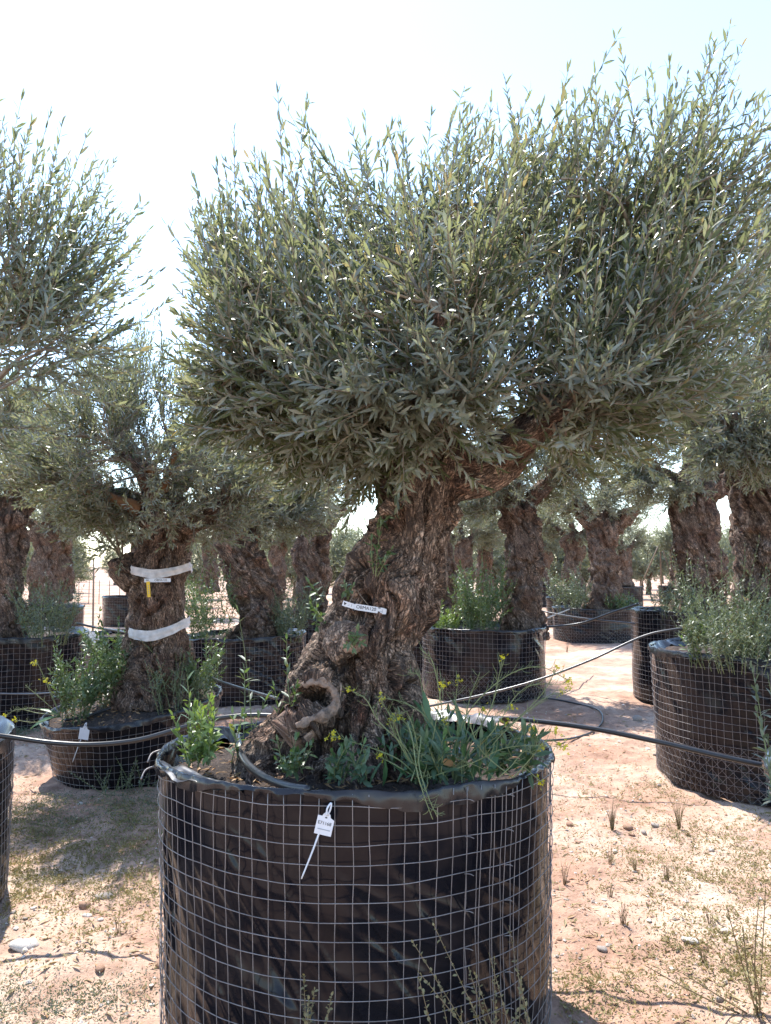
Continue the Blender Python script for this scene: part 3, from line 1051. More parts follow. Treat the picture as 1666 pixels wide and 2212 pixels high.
def hit(key, x, y):
    d = at(x, y, 5.0) - np.array([0, 0, EYE])
    loc, no, _, _ = TRUNKS[key]['bvh'].ray_cast(Vector((0, 0, EYE)), Vector(d).normalized())
    if loc is None:
        return at(x, y, TRUNKS[key]['D']), np.array([0, -1.0, 0])
    return np.array(loc), np.array(no)


# ---- the big leaning olive
DM = 2.90
fr = DM - 0.24
lip = [at(642, 1494, fr + .03), at(668, 1476, fr - .005), at(700, 1474, fr - .02), at(722, 1494, fr - .02), at(722, 1522, fr - .03), at(700, 1541, fr - .04), at(668, 1556, fr - .045), at(636, 1570, fr - .03)]
strand = [at(905, 1030, fr + .05), at(880, 1062, fr + .04), at(840, 1092, fr + .06), at(812, 1122, fr + .08), at(795, 1150, fr + .12)]
root1 = [at(760, 1600, fr), at(735, 1630, fr - .07), at(700, 1648, fr - .13), at(655, 1664, fr - .17)]
olive('main', 'big leaning gnarled olive with wide crown in the front planter',
      [(738, 1690, 212), (742, 1640, 200), (752, 1590, 174), (764, 1545, 152), (780, 1500, 135), (792, 1450, 118), (804, 1400, 106), (824, 1350, 97), (846, 1300, 99), (866, 1250, 91), (888, 1200, 80), (899, 1150, 78), (906, 1100, 84), (916, 1050, 92), (940, 1000, 86), (965, 960, 62)],
      [[(930, 1040, 80), (1000, 1030, 66), (1060, 1012, 58), (1105, 972, 50), (1150, 915, 38), (1210, 850, 27), (1290, 760, 19), (1360, 660, 12), (1420, 520, 7)],
       [(900, 1050, 60), (880, 990, 50), (866, 900, 38), (858, 800, 30), (866, 700, 22), (880, 590, 14), (900, 470, 8)],
       [(940, 1000, 56, 0.0), (960, 930, 44, .15), (990, 820, 32, .3), (1040, 690, 22, .4), (1080, 560, 14, .45), (1120, 420, 8, .5)],
       [(870, 990, 34, 0), (800, 940, 26, -.1), (720, 890, 20, -.2), (640, 830, 15, -.25), (560, 770, 9, -.3), (500, 700, 6, -.3)],
       [(920, 980, 34, 0), (900, 930, 26, -.2), (905, 860, 20, -.4), (930, 780, 14, -.5), (950, 680, 8, -.6)],
       [(1060, 1000, 34, 0), (1120, 960, 26, -.2), (1200, 900, 20, -.35), (1300, 830, 14, -.4), (1400, 760, 8, -.4)],
       [(880, 960, 30, .1), (780, 880, 22, .35), (680, 780, 16, .5), (590, 670, 10, .6)],
       [(1020, 1000, 30, .1), (1150, 900, 24, .35), (1280, 800, 16, .55), (1400, 700, 9, .6)]],
      DM,
      [ell(880, 720, 2.85, 400, 190, 0.62, 2.7), ell(960, 610, 2.95, 370, 150, 0.5, 1.2), ell(640, 800, 2.75, 190, 120, 0.42, 1.2, .3), ell(1340, 600, 2.85, 230, 250, 0.45, 1.25), ell(1330, 800, 2.75, 240, 140, 0.45, 1.3, .35),
       ell(890, 850, 2.42, 220, 85, 0.18, 1.0, .1), ell(590, 650, 2.85, 160, 130, 0.40, 0.6), ell(1460, 400, 2.8, 140, 170, 0.3, 0.25), ell(1160, 520, 2.9, 150, 140, .4, .6), ell(1470, 640, 2.9, 150, 200, .4, .6), ell(840, 910, 2.6, 110, 40, .12, .25, -.1), ell(830, 945, 2.7, 90, 30, .12, .2, -.15), ell(1250, 850, 2.55, 170, 85, 0.25, .8, .1), ell(740, 885, 2.7, 190, 60, 0.3, .7, .0), ell(540, 925, 2.75, 110, 35, .25, .35, -.1), ell(690, 945, 2.75, 140, 30, .22, .4, -.12), ell(560, 880, 2.75, 100, 55, 0.25, .4, .05), ell(1330, 915, 2.95, 150, 55, 0.3, .5, .0), ell(950, 915, 2.5, 50, 30, .08, .10, -.1), ell(1080, 760, 2.45, 250, 110, .2, .7, .3)],
      520, 6, 31, hi=True, single=300, voxel=0.0065, flute=0.13, relief=0.9,
      extra_tubes=[(lip, [.014, .02, .024, .026, .03, .03, .028, .018]), (strand, [.018, .02, .018, .016, .012]), (root1, [.03, .03, .028, .015]),
                   ([at(738, 1372, fr + .06), at(745, 1390, fr + .05), at(760, 1400, fr + .03)], [.03, .04, .03])],
      dents=[(662, 1512, 675, 1515, 21, -0.11), (748, 1470, 738, 1600, 9, -0.06), (806, 1490, 795, 1600, 10, -0.07), (690, 1600, 720, 1600, 34, -0.05), (815, 1075, 850, 1045, 14, -0.07),
             (922, 1150, 918, 1130, 12, -0.06), (790, 1300, 800, 1292, 14, -0.05), (770, 1350, 778, 1330, 13, -0.05), (760, 1385, 762, 1400, 16, 0.03), (845, 1250, 900, 1330, 22, 0.03), (905, 1130, 895, 1215, 16, 0.03), (770, 1215, 790, 1180, 10, -0.04)],
      base=(px_x(760, 2.88), 2.88, 0.86), twist=1.2, ll=0.056, lw=0.0112, spacing=0.0212, slen=(0.14, 0.42), up=0.62, curve=0.30, outw=0.55,
      top=([350, 400, 480, 520, 560, 650, 860, 1000, 1150, 1330, 1450, 1550, 1666, 1800], [560, 400, 300, 190, 265, 215, 165, 175, 130, 70, 40, 15, 60, 150], [150, 300, 450, 600, 800, 950, 1050], [470, 440, 385, 375, 350, 370, 500]))

M_SCAR = simple_mat('smooth_scar_wood', (0.26, 0.185, 0.14), 0.85, 0.2, vary=0.5, scale=30, bump=1.0, bscale=75)


def scar(name, px_pts, rad, lift=0.004):
    dd = np.array([hit('main', x, y)[0][1] for x, y in px_pts])
    dd = np.clip(dd, np.median(dd) - 0.08, np.median(dd) + 0.08)
    dd = np.convolve(np.concatenate([dd[:1], dd, dd[-1:]]), [.25, .5, .25], 'valid') - lift
    P = np.array([at(x, y, d) for (x, y), d in zip(px_pts, dd)])
    A = resample(np.column_stack([P, rad]), 60)
    v, f = tubes(A[None, :, :3], A[None, :, 3], 20)
    v = v + nrm(v - np.repeat(A[:, :3], 20, 0)) * (0.010 * fbm(v * 34, 4, 5))[:, None]
    link(name, make_mesh(name, v, f, M_SCAR), TRUNKS['main']['root'])


scar('scar_roll', [(640, 1482), (662, 1476), (690, 1474), (714, 1484), (724, 1504), (720, 1526), (700, 1543), (672, 1556), (640, 1568)], [.007, .011, .013, .015, .018, .020, .020, .016, .006], 0.006)
scar('scar_knob', [(735, 1384), (745, 1396), (760, 1403), (778, 1398)], [.008, .014, .015, .006], -0.004)

# ---- the olive with the two white bands
DB = 6.1
olive('band', 'stout olive with two white bands round its trunk',
      [(338, 1520, 100), (338, 1480, 84), (338, 1430, 70), (340, 1380, 64), (342, 1330, 64), (343, 1280, 66), (345, 1235, 66), (352, 1190, 60), (358, 1150, 58), (358, 1115, 60), (355, 1085, 40)],
      [[(335, 1120, 34), (300, 1098, 30), (255, 1078, 24), (205, 1062, 19), (165, 1056, 15)],
       [(345, 1110, 26), (330, 1065, 22), (326, 1020, 18), (326, 1000, 16)],
       [(355, 1100, 20), (366, 1040, 15), (378, 985, 12)],
       [(375, 1130, 36, -.05), (420, 1118, 32, -.1), (460, 1100, 27, -.15), (492, 1084, 24, -.2)],
       [(320, 1290, 30, -.02), (300, 1258, 30, -.08), (272, 1222, 30, -.1), (262, 1205, 24, -.1)],
       [(350, 1100, 22, .1), (300, 1000, 16, .3), (250, 900, 10, .4)], [(360, 1100, 20, .1), (420, 1000, 15, .3), (470, 920, 9, .4)], [(350, 1090, 18, -.1), (300, 1020, 12, -.4), (240, 960, 7, -.5)]],
      DB, [ell(300, 960, DB, 220, 100, .8, 2), ell(170, 1010, DB - .3, 140, 85, .5, 1.3, .1), ell(450, 1030, DB - .2, 140, 75, .5, 1.2, .1), ell(290, 850, DB, 160, 90, .5, .9), ell(345, 1120, DB - .6, 60, 45, .12, .22), ell(210, 1085, DB - .2, 90, 40, .3, .5, -.1), ell(100, 1040, DB - .1, 70, 50, .4, .4, .0), ell(230, 1120, DB - .3, 70, 50, .2, .25), ell(460, 1140, DB - .3, 60, 50, .2, .25)],
      210, 9, 33, voxel=0.015, bark=M_BARK2, flute=0.07, relief=0.9, twist=0.6, up=0.45, ll=0.066, lw=0.013, spacing=0.028)

olive('farleft', 'pale barked olive in the planter at the frame edge, white tag hanging below',
      [(14, 1385, 52), (14, 1340, 42), (12, 1280, 36), (18, 1210, 32), (24, 1150, 32), (26, 1110, 34)],
      [[(26, 1130, 26), (-20, 1080, 20), (-60, 1040, 12)], [(28, 1130, 26), (60, 1080, 20), (110, 1030, 12)], [(26, 1120, 22), (30, 1050, 16), (40, 970, 10)]],
      8.4, [ell(60, 985, 8.4, 170, 80, .9, 1), ell(30, 905, 8.4, 140, 80, .7, .8)], 170, 9, 35, up=.25, voxel=0.022, spacing=0.032, ll=0.075, lw=0.015)
olive('backleft', 'dark hollow leaning olive trunk behind the banded olive',
      [(560, 1395, 66), (565, 1350, 50), (562, 1310, 44), (545, 1265, 42), (528, 1220, 44), (518, 1180, 42), (512, 1150, 40), (510, 1125, 32)],
      [[(505, 1150, 28), (470, 1110, 22), (430, 1070, 12)], [(520, 1150, 28), (560, 1100, 20), (610, 1050, 12)], [(512, 1140, 22), (515, 1070, 16), (520, 1000, 10)]],
      9.5, [ell(520, 1040, 9.5, 150, 75, .9, 1), ell(640, 1060, 9.6, 95, 60, .6, .5), ell(560, 960, 9.6, 130, 70, .6, .5), ell(640, 1110, 9.4, 100, 35, .5, .5, -.1)], 180, 9, 37, up=.2, voxel=0.022, bark=M_BARK2, flute=0.22, relief=1.25, spacing=0.032, ll=0.075, lw=0.015)
olive('mid', 'knotty upright olive trunk beside a tall bush in its planter',
      [(1128, 1375, 44), (1130, 1320, 38), (1128, 1270, 37), (1128, 1220, 38), (1130, 1170, 38), (1126, 1120, 36), (1118, 1085, 30)],
      [[(1120, 1110, 26), (1080, 1070, 20), (1030, 1040, 11)], [(1125, 1110, 24), (1170, 1060, 18), (1220, 1020, 10)], [(1116, 1100, 20), (1108, 1040, 15), (1100, 980, 9)]],
      9.8, [ell(1080, 1040, 9.8, 130, 60, .9, 1), ell(1190, 1020, 9.8, 110, 60, .8, .8), ell(1100, 960, 9.8, 150, 70, .7, .6), ell(1020, 1090, 9.6, 50, 45, .4, .22)], 190, 9, 39, up=.2, voxel=0.022, bark=M_BARK2, flute=0.2, relief=1.2, spacing=0.032, ll=0.075, lw=0.015)
olive('lane', 'forked olive in the low planter at the end of the lane',
      [(1302, 1320, 44), (1304, 1280, 36), (1305, 1230, 31), (1301, 1185, 29), (1302, 1150, 31), (1305, 1130, 30)],
      [[(1296, 1150, 22), (1272, 1120, 17), (1245, 1085, 10)], [(1312, 1150, 24), (1345, 1122, 19), (1375, 1100, 12)], [(1303, 1140, 18), (1305, 1080, 12)]],
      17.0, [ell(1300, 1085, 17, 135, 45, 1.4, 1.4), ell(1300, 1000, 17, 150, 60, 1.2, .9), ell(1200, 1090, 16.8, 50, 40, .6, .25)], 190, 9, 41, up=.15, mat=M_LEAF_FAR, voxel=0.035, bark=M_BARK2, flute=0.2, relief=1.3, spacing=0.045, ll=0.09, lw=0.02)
olive('tall', 'thick upright olive trunk in the tall planter',
      [(1512, 1345, 60), (1514, 1300, 52), (1512, 1240, 48), (1504, 1190, 47), (1500, 1140, 49), (1500, 1090, 50), (1502, 1050, 44)],
      [[(1490, 1080, 32), (1450, 1040, 24), (1400, 1000, 13)], [(1510, 1080, 34), (1560, 1040, 24), (1610, 990, 13)], [(1500, 1060, 28), (1490, 980, 18), (1480, 890, 10)]],
      9.4, [ell(1440, 960, 9.4, 170, 90, .9, 1), ell(1520, 860, 9.4, 160, 110, .8, .9), ell(1580, 960, 9.4, 110, 70, .7, .6), ell(1385, 1040, 9.2, 60, 40, .4, .25), ell(1430, 1050, 9.0, 90, 35, .4, .4, -.15)], 200, 9, 43, up=.25, voxel=0.022, flute=0.14, relief=1.0, spacing=0.032, ll=0.075, lw=0.015)
olive('right', 'massive olive trunk at the frame edge above dense herbs',
      [(1648, 1420, 84), (1646, 1370, 68), (1644, 1300, 60), (1650, 1230, 58), (1658, 1160, 66), (1660, 1110, 74), (1648, 1060, 68), (1640, 1010, 70), (1636, 975, 56)],
      [[(1630, 1010, 44), (1590, 960, 32), (1540, 910, 17), (1480, 860, 8)], [(1650, 1000, 46), (1700, 930, 32), (1760, 850, 16)], [(1640, 980, 36), (1650, 880, 24), (1660, 760, 13), (1680, 600, 7)], [(1630, 990, 26, -.1), (1600, 930, 18, -.5), (1560, 880, 9, -.8)]],
      6.0, [ell(1660, 800, 6, 200, 150, .9, 1.6), ell(1590, 910, 5.6, 120, 70, .5, .8), ell(1700, 600, 6, 130, 180, .6, .9), ell(1500, 840, 5.8, 100, 80, .5, .5), ell(1680, 950, 5.4, 70, 50, .3, .4), ell(1590, 985, 5.4, 80, 35, .3, .35, -.2)], 210, 9, 45, up=.35, voxel=0.018, flute=0.1, relief=1.0, spacing=0.028, ll=0.07, lw=0.0135)
olive('nearleft', 'olive outside the frame whose long loose sprays reach into the sky',
      [(-390, 1640, 120), (-390, 1500, 95), (-380, 1350, 88), (-370, 1200, 85), (-360, 1080, 85), (-350, 1000, 70)],
      [[(-350, 1050, 55), (-280, 960, 40), (-200, 880, 28), (-120, 800, 18), (-30, 740, 11), (60, 690, 7)], [(-350, 1020, 50), (-320, 900, 34), (-260, 790, 22), (-180, 690, 13), (-100, 620, 8)], [(-360, 1020, 44), (-450, 900, 30), (-540, 800, 16)], [(-340, 1030, 40, -.1), (-240, 960, 26, -.3), (-140, 900, 16, -.4), (-30, 860, 9, -.4)], [(-340, 1030, 34, .1), (-220, 900, 22, .4), (-60, 780, 12, .6)]],
      3.5, [ell(-60, 680, 3.45, 170, 110, .45, 1.2, .35), ell(90, 640, 3.45, 125, 110, .35, 1.2, .35), ell(70, 760, 3.3, 120, 55, .3, .8, .1), ell(-220, 690, 3.5, 180, 110, .6, 1.0, .35), ell(-420, 780, 3.5, 220, 150, .6, 1.1, .35), ell(-40, 890, 3.2, 110, 40, .3, .3, .1), ell(60, 560, 3.5, 110, 70, .3, .4, .4)],
      84, 6, 47, hi=True, voxel=0.022, flute=0.12, ll=0.066, lw=0.013, spacing=0.027, slen=(0.24, 0.54), up=0.5, curve=0.3)
olive('b11', 'slender crooked olive trunk far behind between two planters',
      [(668, 1330, 42), (672, 1290, 36), (678, 1240, 34), (668, 1200, 33), (676, 1165, 30), (688, 1140, 27)],
      [[(690, 1150, 20), (712, 1128, 16), (745, 1095, 9)], [(680, 1150, 18), (650, 1110, 13), (620, 1075, 8)], [(685, 1145, 14), (690, 1070, 9)]],
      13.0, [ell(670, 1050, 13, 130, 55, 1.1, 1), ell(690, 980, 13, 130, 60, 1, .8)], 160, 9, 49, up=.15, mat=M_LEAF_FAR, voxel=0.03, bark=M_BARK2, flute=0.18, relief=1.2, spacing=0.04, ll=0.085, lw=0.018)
olive('b12', 'dark slanting olive trunk half hidden by the big trunk',
      [(966, 1335, 40), (966, 1290, 32), (958, 1230, 30), (945, 1180, 28), (935, 1150, 26)],
      [[(935, 1160, 20), (960, 1110, 14), (1000, 1070, 8)], [(930, 1160, 18), (900, 1100, 12)]],
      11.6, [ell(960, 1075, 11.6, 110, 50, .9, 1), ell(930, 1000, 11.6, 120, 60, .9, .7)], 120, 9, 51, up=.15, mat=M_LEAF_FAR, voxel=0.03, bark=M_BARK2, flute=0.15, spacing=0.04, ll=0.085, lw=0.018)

# the sawn face of the short side limb and bare inner limbs on the banded olive
# ------------------------------------------------------------------ far rows: copies of one far tree and one far planter
def far_tree_proto():
    root = thing('olive_tree', (0, 0, 0), 'x', 'tree')
    path = np.array([[0, 0, 0, .34], [0.02, 0, .3, .28], [.05, 0, .7, .24], [-.02, .02, 1.1, .23], [0.02, 0, 1.45, .25], [.0, 0, 1.6, .2]])
    limbs = [np.array([[0, 0, 1.35, .16], [-.25, .1, 1.65, .09], [-.6, .1, 1.9, .03]]), np.array([[0, 0, 1.35, .16], [.28, -.1, 1.65, .09], [.6, .1, 1.95, .03]]), np.array([[0, 0, 1.45, .14], [0, .2, 1.9, .07], [.1, .1, 2.3, .03]])]
    v, fs, a_, frames = build_trunk([path] + limbs, 0.045, 61, 0.16, 1.2)
    link('trunk', make_mesh('trunk', v, fs, M_BARK2, True, a_), root)
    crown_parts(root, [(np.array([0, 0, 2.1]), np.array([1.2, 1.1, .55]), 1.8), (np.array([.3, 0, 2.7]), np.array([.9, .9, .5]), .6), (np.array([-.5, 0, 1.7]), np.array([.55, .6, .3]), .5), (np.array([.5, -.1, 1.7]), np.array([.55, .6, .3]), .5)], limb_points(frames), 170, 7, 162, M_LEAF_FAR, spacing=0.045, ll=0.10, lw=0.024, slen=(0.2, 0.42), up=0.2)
    return root


def bush_proto():
    root = thing('olive_tree', (0, 0, 0), 'x', 'tree')
    path = np.array([[0, 0, -.05, .14], [0.02, 0, .3, .11], [.03, 0, .7, .09], [0, .02, 1.0, .08]])
    limbs = [np.array([[0, 0, .8, .07], [-.3, .1, 1.3, .05], [-.6, .1, 1.8, .02]]), np.array([[0, 0, .8, .07], [.35, -.1, 1.4, .05], [.6, .1, 1.9, .02]]), np.array([[0, 0, .9, .06], [0, .2, 1.6, .04], [.1, .1, 2.4, .02]])]
    v, fs, a_, frames = build_trunk([path] + limbs, 0.04, 63, 0.1, 0.8)
    link('trunk', make_mesh('trunk', v, fs, M_BARK2, True, a_), root)
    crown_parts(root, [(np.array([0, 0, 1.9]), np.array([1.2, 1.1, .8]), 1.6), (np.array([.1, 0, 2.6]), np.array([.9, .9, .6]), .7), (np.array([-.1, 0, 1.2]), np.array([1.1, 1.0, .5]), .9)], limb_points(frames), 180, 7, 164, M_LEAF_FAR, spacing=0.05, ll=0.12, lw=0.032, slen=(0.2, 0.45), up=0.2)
    return root


def copy_tree(src):
    r = src.copy()
    COL.objects.link(r)
    for ch in src.children:
        c = ch.copy()
        COL.objects.link(c)
        c.parent = r
        for g in ch.children:
            d = g.copy()
            COL.objects.link(d)
            d.parent = c
    return r


far_t = far_tree_proto()
far_b = bush_proto()
FAR = [  # x in photo, distance, scale, turn, label
    (1000, 20.0, 0.95, 10, 'far olive with pale trunk just past the tall bush'),
    (1047, 23.0, 0.95, 80, 'far olive trunk seen through the top of the tall bush'),
    (1240, 21.0, 1.05, 150, 'dark far olive trunk left of the forked olive'),
    (98, 15.5, 1.0, 200, 'distant olive with tagged pale trunk behind the edge planter'),
    (132, 18.0, 0.95, 300, 'distant thin dark trunk next to the tagged pale trunk'),
    (300, 21.5, 1.0, 40, 'distant olive in the small planter on the sunny clearing'),
    (455, 24.0, 1.0, 260, 'distant olive glimpsed past the banded trunk'),
    (1178, 31.0, 1.0, 120, 'very distant olive right of the knotty trunk'),
    (1350, 31.0, 1.0, 20, 'very distant olive in small planter behind the forked olive'),
    (1462, 33.0, 1.0, 220, 'very distant olive in small planter beside the pole tripod'),
    (600, 27.0, 1.0, 330, 'distant olive in the gap left of the big trunk'),
]
for k, (x, D, s, tz, lab) in enumerate(FAR):
    o = far_t if k == 0 else copy_tree(far_t)
    X = px_x(x, D)
    o.location = (X, D, gz(X, D) + (0.78 if D > 12 else 0.5))
    o.rotation_euler = (0, 0, math.radians(tz))
    o.scale = (s, s, s)
    tag(o, lab, 'tree', 'olive trees in the rows farther back')
ROW = [(-160, 38), (-40, 44), (70, 36), (160, 46), (345, 44), (430, 37), (520, 42), (610, 38), (690, 45), (770, 38), (850, 44), (930, 40), (1010, 46), (1085, 39), (1150, 47), (1225, 41), (1300, 46), (1385, 52), (1500, 40), (1570, 44), (1640, 38), (1730, 43), (1820, 38), (250, 66), (700, 66), (1120, 62), (1430, 70), (1600, 60), (395, 30), (545, 33), (640, 29), (735, 32), (815, 30), (905, 34), (975, 29), (1070, 33), (1135, 36), (1195, 34), (1400, 44), (1540, 32), (1600, 35), (20, 31), (120, 34), (1262, 36), (1330, 38), (1455, 47)]
rr_ = np.random.default_rng(5)
for k, (x, D) in enumerate(ROW):
    o = far_b if k == 0 else copy_tree(far_b)
    X = px_x(x, D)
    o.location = (X, D, gz(X, D))
    o.rotation_euler = (0, 0, rr_.uniform(0, 6.28))
    s = rr_.uniform(0.9, 1.15)
    o.scale = (s * 1.1, s * 1.1, s)
    tag(o, 'hazy bushy olive in the unpotted row along the field edge', 'tree', 'bushy olives along the field edge')
# far planters
first = None
for k, (x, D, lab) in enumerate([(285, 21.5, 'small planter on the sunny clearing left of the banded trunk'), (1178, 31.0, 'small far planter just right of the knotty trunk'), (1346, 31.0, 'small far planter peeking out behind the forked trunk'), (1462, 33.0, 'small far planter beside the pole tripod'),
                               (1000, 20.0, 'far planter hidden behind the tall bush'), (1240, 21.0, 'far planter behind the forked olive bush'), (98, 15.5, 'far planter behind the edge planter herbs')]):
    X = px_x(x, D)
    if first is None:
        planter('farproto', X, D, 0.76, 0.74, 0.80, lab, 70, (0, 0), 0.07, 64)
        first = POTS['farproto']['root']
    else:
        o = copy_tree(first)
        for ch in o.children:
            ch.matrix_parent_inverse = Matrix.Translation(-first.location)
        o.location = (X, D, gz(X, D) - 0.01)
        o.rotation_euler = (0, 0, k * 1.1)
        tag(o, lab, 'planter', 'wire cage planters in the nursery')

# ------------------------------------------------------------------ irrigation pipes
def pipe(label, pts, r, mat=None, group='irrigation pipes', n=None, sides=8, name='irrigation_pipe'):
    mb = MB()
    mb.tube(pts, r, n or len(pts) * 8, sides)
    o = link(name, mb.mesh(name, mat or M_PIPE), base=pts[0])
    return tag(o, label, 'pipe', group)


pipe('thick black pipe sagging past the low tilted planter', [at(-40, 1584, 3.55), at(30, 1593, 3.6), at(110, 1604, 3.62), at(200, 1608, 3.62), at(300, 1598, 3.6), at(400, 1570, 3.58), at(470, 1552, 3.56), at(545, 1545, 3.54), at(620, 1548, 3.5)], 0.0115)
pipe('thick black pipe running from the big planter to the frame edge', [at(880, 1546, 3.46), at(960, 1548, 3.46), at(1060, 1551, 3.42), at(1150, 1557, 3.38), at(1280, 1574, 3.3), at(1420, 1602, 3.2), at(1550, 1632, 3.12), at(1720, 1668, 3.02)], 0.0108)
pipe('long grey pipe rising from the big planter to the herb planter', [at(900, 1530, 6.2), at(950, 1521, 6.1), at(1060, 1497, 6.0), at(1170, 1466, 5.95), at(1280, 1424, 5.9), at(1380, 1378, 5.9), at(1440, 1362, 5.85), at(1500, 1358, 5.8), at(1560, 1372, 5.75)], 0.009, M_PIPE_GREY)
loop = [(lambda g: g + [0, 0, gz(g[0], g[1]) + 0.022])(ground_pt(x, y)) for x, y in ((1040, 1530), (1100, 1517), (1180, 1514), (1250, 1524), (1293, 1545), (1302, 1563), (1280, 1586), (1235, 1602), (1185, 1612), (1120, 1618))]
pipe('black hose lying in a loop on the shaded soil', loop, 0.010)
pipe('thin grey pipe across the edge planter behind yellow flowers', [at(-40, 1497, 7.2), at(60, 1499, 7.0), at(145, 1493, 6.7), at(200, 1480, 6.5)], 0.009, M_PIPE_GREY)
pipe('sunlit thin pipe dropping from the low planter towards the big trunk', [at(455, 1462, 6.1), at(480, 1473, 5.6), at(530, 1489, 5.0), at(600, 1509, 4.2)], 0.009, M_PIPE_GREY)
pipe('thin pipe reaching the lower white band', [at(165, 1346, 8.0), at(210, 1356, 7.4), at(250, 1362, 6.9), at(300, 1372, 6.2)], 0.011, M_PIPE)
pipe('thin black pipe rising from the knotty trunk planter to the tall planter', [at(1140, 1354, 9.7), at(1200, 1353, 9.7), at(1260, 1345, 9.6), at(1320, 1324, 9.4), at(1380, 1304, 9.2)], 0.014)
pipe('thin grey pipe crossing in front of the low lane planter', [at(1140, 1312, 10.5), at(1200, 1326, 10.2), at(1280, 1338, 9.6), at(1372, 1347, 8.9)], 0.010, M_PIPE_GREY)
pipe('faint pipe slanting up from the knotty trunk planter', [at(1150, 1348, 9.6), at(1190, 1332, 10.5), at(1230, 1316, 12.0)], 0.010, M_PIPE_GREY)
MZ = POTS['main']['z0'] + POTS['main']['h']
pipe('black feeder hose curving over the soil to the big planter rim', [at(512, 1590, 2.86), at(520, 1620, 2.72), at(534, 1650, 2.55), at(570, 1678, 2.40), at(620, 1698, 2.27), at(668, 1706, 2.195)], 0.0125, group=None)
pipe('curved hose end standing among the flowering weeds', [at(958, 1680, 2.5), at(988, 1665, 2.52), at(1000, 1640, 2.56), at(985, 1615, 2.62)], 0.010, M_PIPE_GREY, group=None)
bs = []
for x, y in ((140, 1556), (185, 1548), (240, 1530), (300, 1519), (370, 1513), (430, 1512)):
    D = 5.72 + (1556 - y) * 0.004
    p = at(x, y, D)
    bs.append(p)
pipe('black drip hose ringing the banded olive on its soil', bs, 0.010, group=None)

# ------------------------------------------------------------------ small plants
def plant(name, label, cat, base, shoots, mat, ll, lw, seed, spacing=0.02, curve=0.1, hi=True, group=None, ang=(66, 38), stem_r=0.0022, bare=0.08, stem_mat=None, droop=0.0):
    """shoots: list of (start, tip)"""
    rng = np.random.default_rng(seed)
    S = np.array([s[0] for s in shoots])
    E = np.array([s[1] for s in shoots])
    L = np.linalg.norm(E - S, axis=1)
    lf, tw = gen_shoots(S, (E - S), L, rng, spacing, ll, lw, curve, ang, bare, droop)
    root = thing(name, base, label, cat, group)
    v, f = leaf_geo(*lf, hi)
    o = link('leaves', make_mesh('leaves', v, f, mat, True), root)
    o['kind'] = 'stuff'
    rt = np.linspace(stem_r, stem_r * 0.45, tw.shape[1])[None].repeat(len(tw), 0)
    v, f = tubes(tw, rt, 4, cap=False)
    link('stems', make_mesh('stems', v, f, stem_mat or M_STEM), root)
    return root


def clump(c, n, rad, hgt, rng, spread=0.5, lean=(0, 0), side=3):
    out = []
    for _ in range(n):
        a, r = rng.uniform(0, 6.28), rad * math.sqrt(rng.random())
        s = np.array([c[0] + r * math.cos(a), c[1] + r * math.sin(a), c[2]])
        hh = hgt * rng.uniform(0.45, 1.05)
        e = s + np.array([math.cos(a) * spread * hh * rng.uniform(0.1, 1) + lean[0] * hh + rng.normal(0, .05) * hh, math.sin(a) * spread * hh * rng.uniform(0.1, 1) + lean[1] * hh, hh])
        out.append((s, e))
        for _k in range(side):
            t = rng.uniform(0.25, 0.9)
            b = s + (e - s) * t
            aa = rng.uniform(0, 6.28)
            ln = hgt * rng.uniform(0.12, 0.30)
            out.append((b, b + np.array([math.cos(aa) * ln * .8, math.sin(aa) * ln * .8, ln * rng.uniform(.3, 1.0)])))
    return out


def pot_plant(key, label, x, ytop, D, n, rad, seed, mat=M_SHRUB, ll=0.04, lw=0.011, spacing=0.022, spread=0.4, hi=False, name='shrub', cat='shrub', sink=0.03, lean=(0, 0), **kw):
    X = px_x(x, D)
    z = soil_z(key, X, D) - sink
    top = at(x, ytop, D)[2]
    rng = np.random.default_rng(seed)
    c = (X, D, z)
    return plant(name, label, cat, c, clump(c, n, rad, max(0.08, top - z), rng, spread, lean), mat, ll, lw, seed, spacing, hi=hi, **kw)


G_SH = 'weeds and suckers growing in the planters'
pot_plant('mid', 'tall dense green bush left of the knotty trunk', 1035, 1225, 9.45, 60, 0.22, 201, spread=0.35, ll=0.055, lw=0.016, spacing=0.028, group=G_SH)
pot_plant('mid', 'low bright green clump at the planter edge beside the tall bush', 962, 1308, 9.5, 22, 0.14, 202, M_LIME, ll=0.05, lw=0.018, group=G_SH)
pot_plant('lane', 'pale green bush filling one side of the low lane planter', 1232, 1232, 16.6, 40, 0.30, 203, M_GREYGREEN, ll=0.07, lw=0.025, spacing=0.04, spread=0.5, group=G_SH)
pot_plant('lane', 'low green herbs right of the forked trunk base', 1345, 1285, 16.4, 26, 0.30, 204, ll=0.07, lw=0.025, spacing=0.04, group=G_SH)
pot_plant('farleft', 'grey green bush right of the pale barked trunk', 105, 1268, 8.0, 46, 0.22, 205, M_GREYGREEN, ll=0.05, lw=0.013, spacing=0.026, spread=0.5, group=G_SH)
pot_plant('backleft', 'green bush left of the dark leaning trunk', 452, 1250, 9.2, 44, 0.24, 206, ll=0.055, lw=0.015, spacing=0.028, group=G_SH)
pot_plant('backleft', 'olive shoots right of the dark leaning trunk', 628, 1290, 9.2, 24, 0.14, 207, M_GREYGREEN, ll=0.055, lw=0.015, spacing=0.028, group=G_SH)
pot_plant('band', 'bright leafy sucker clump at the front rim of the low planter', 170, 1402, 5.72, 22, 0.09, 208, M_SHRUB, ll=0.055, lw=0.014, spread=0.35, hi=True, group=G_SH)
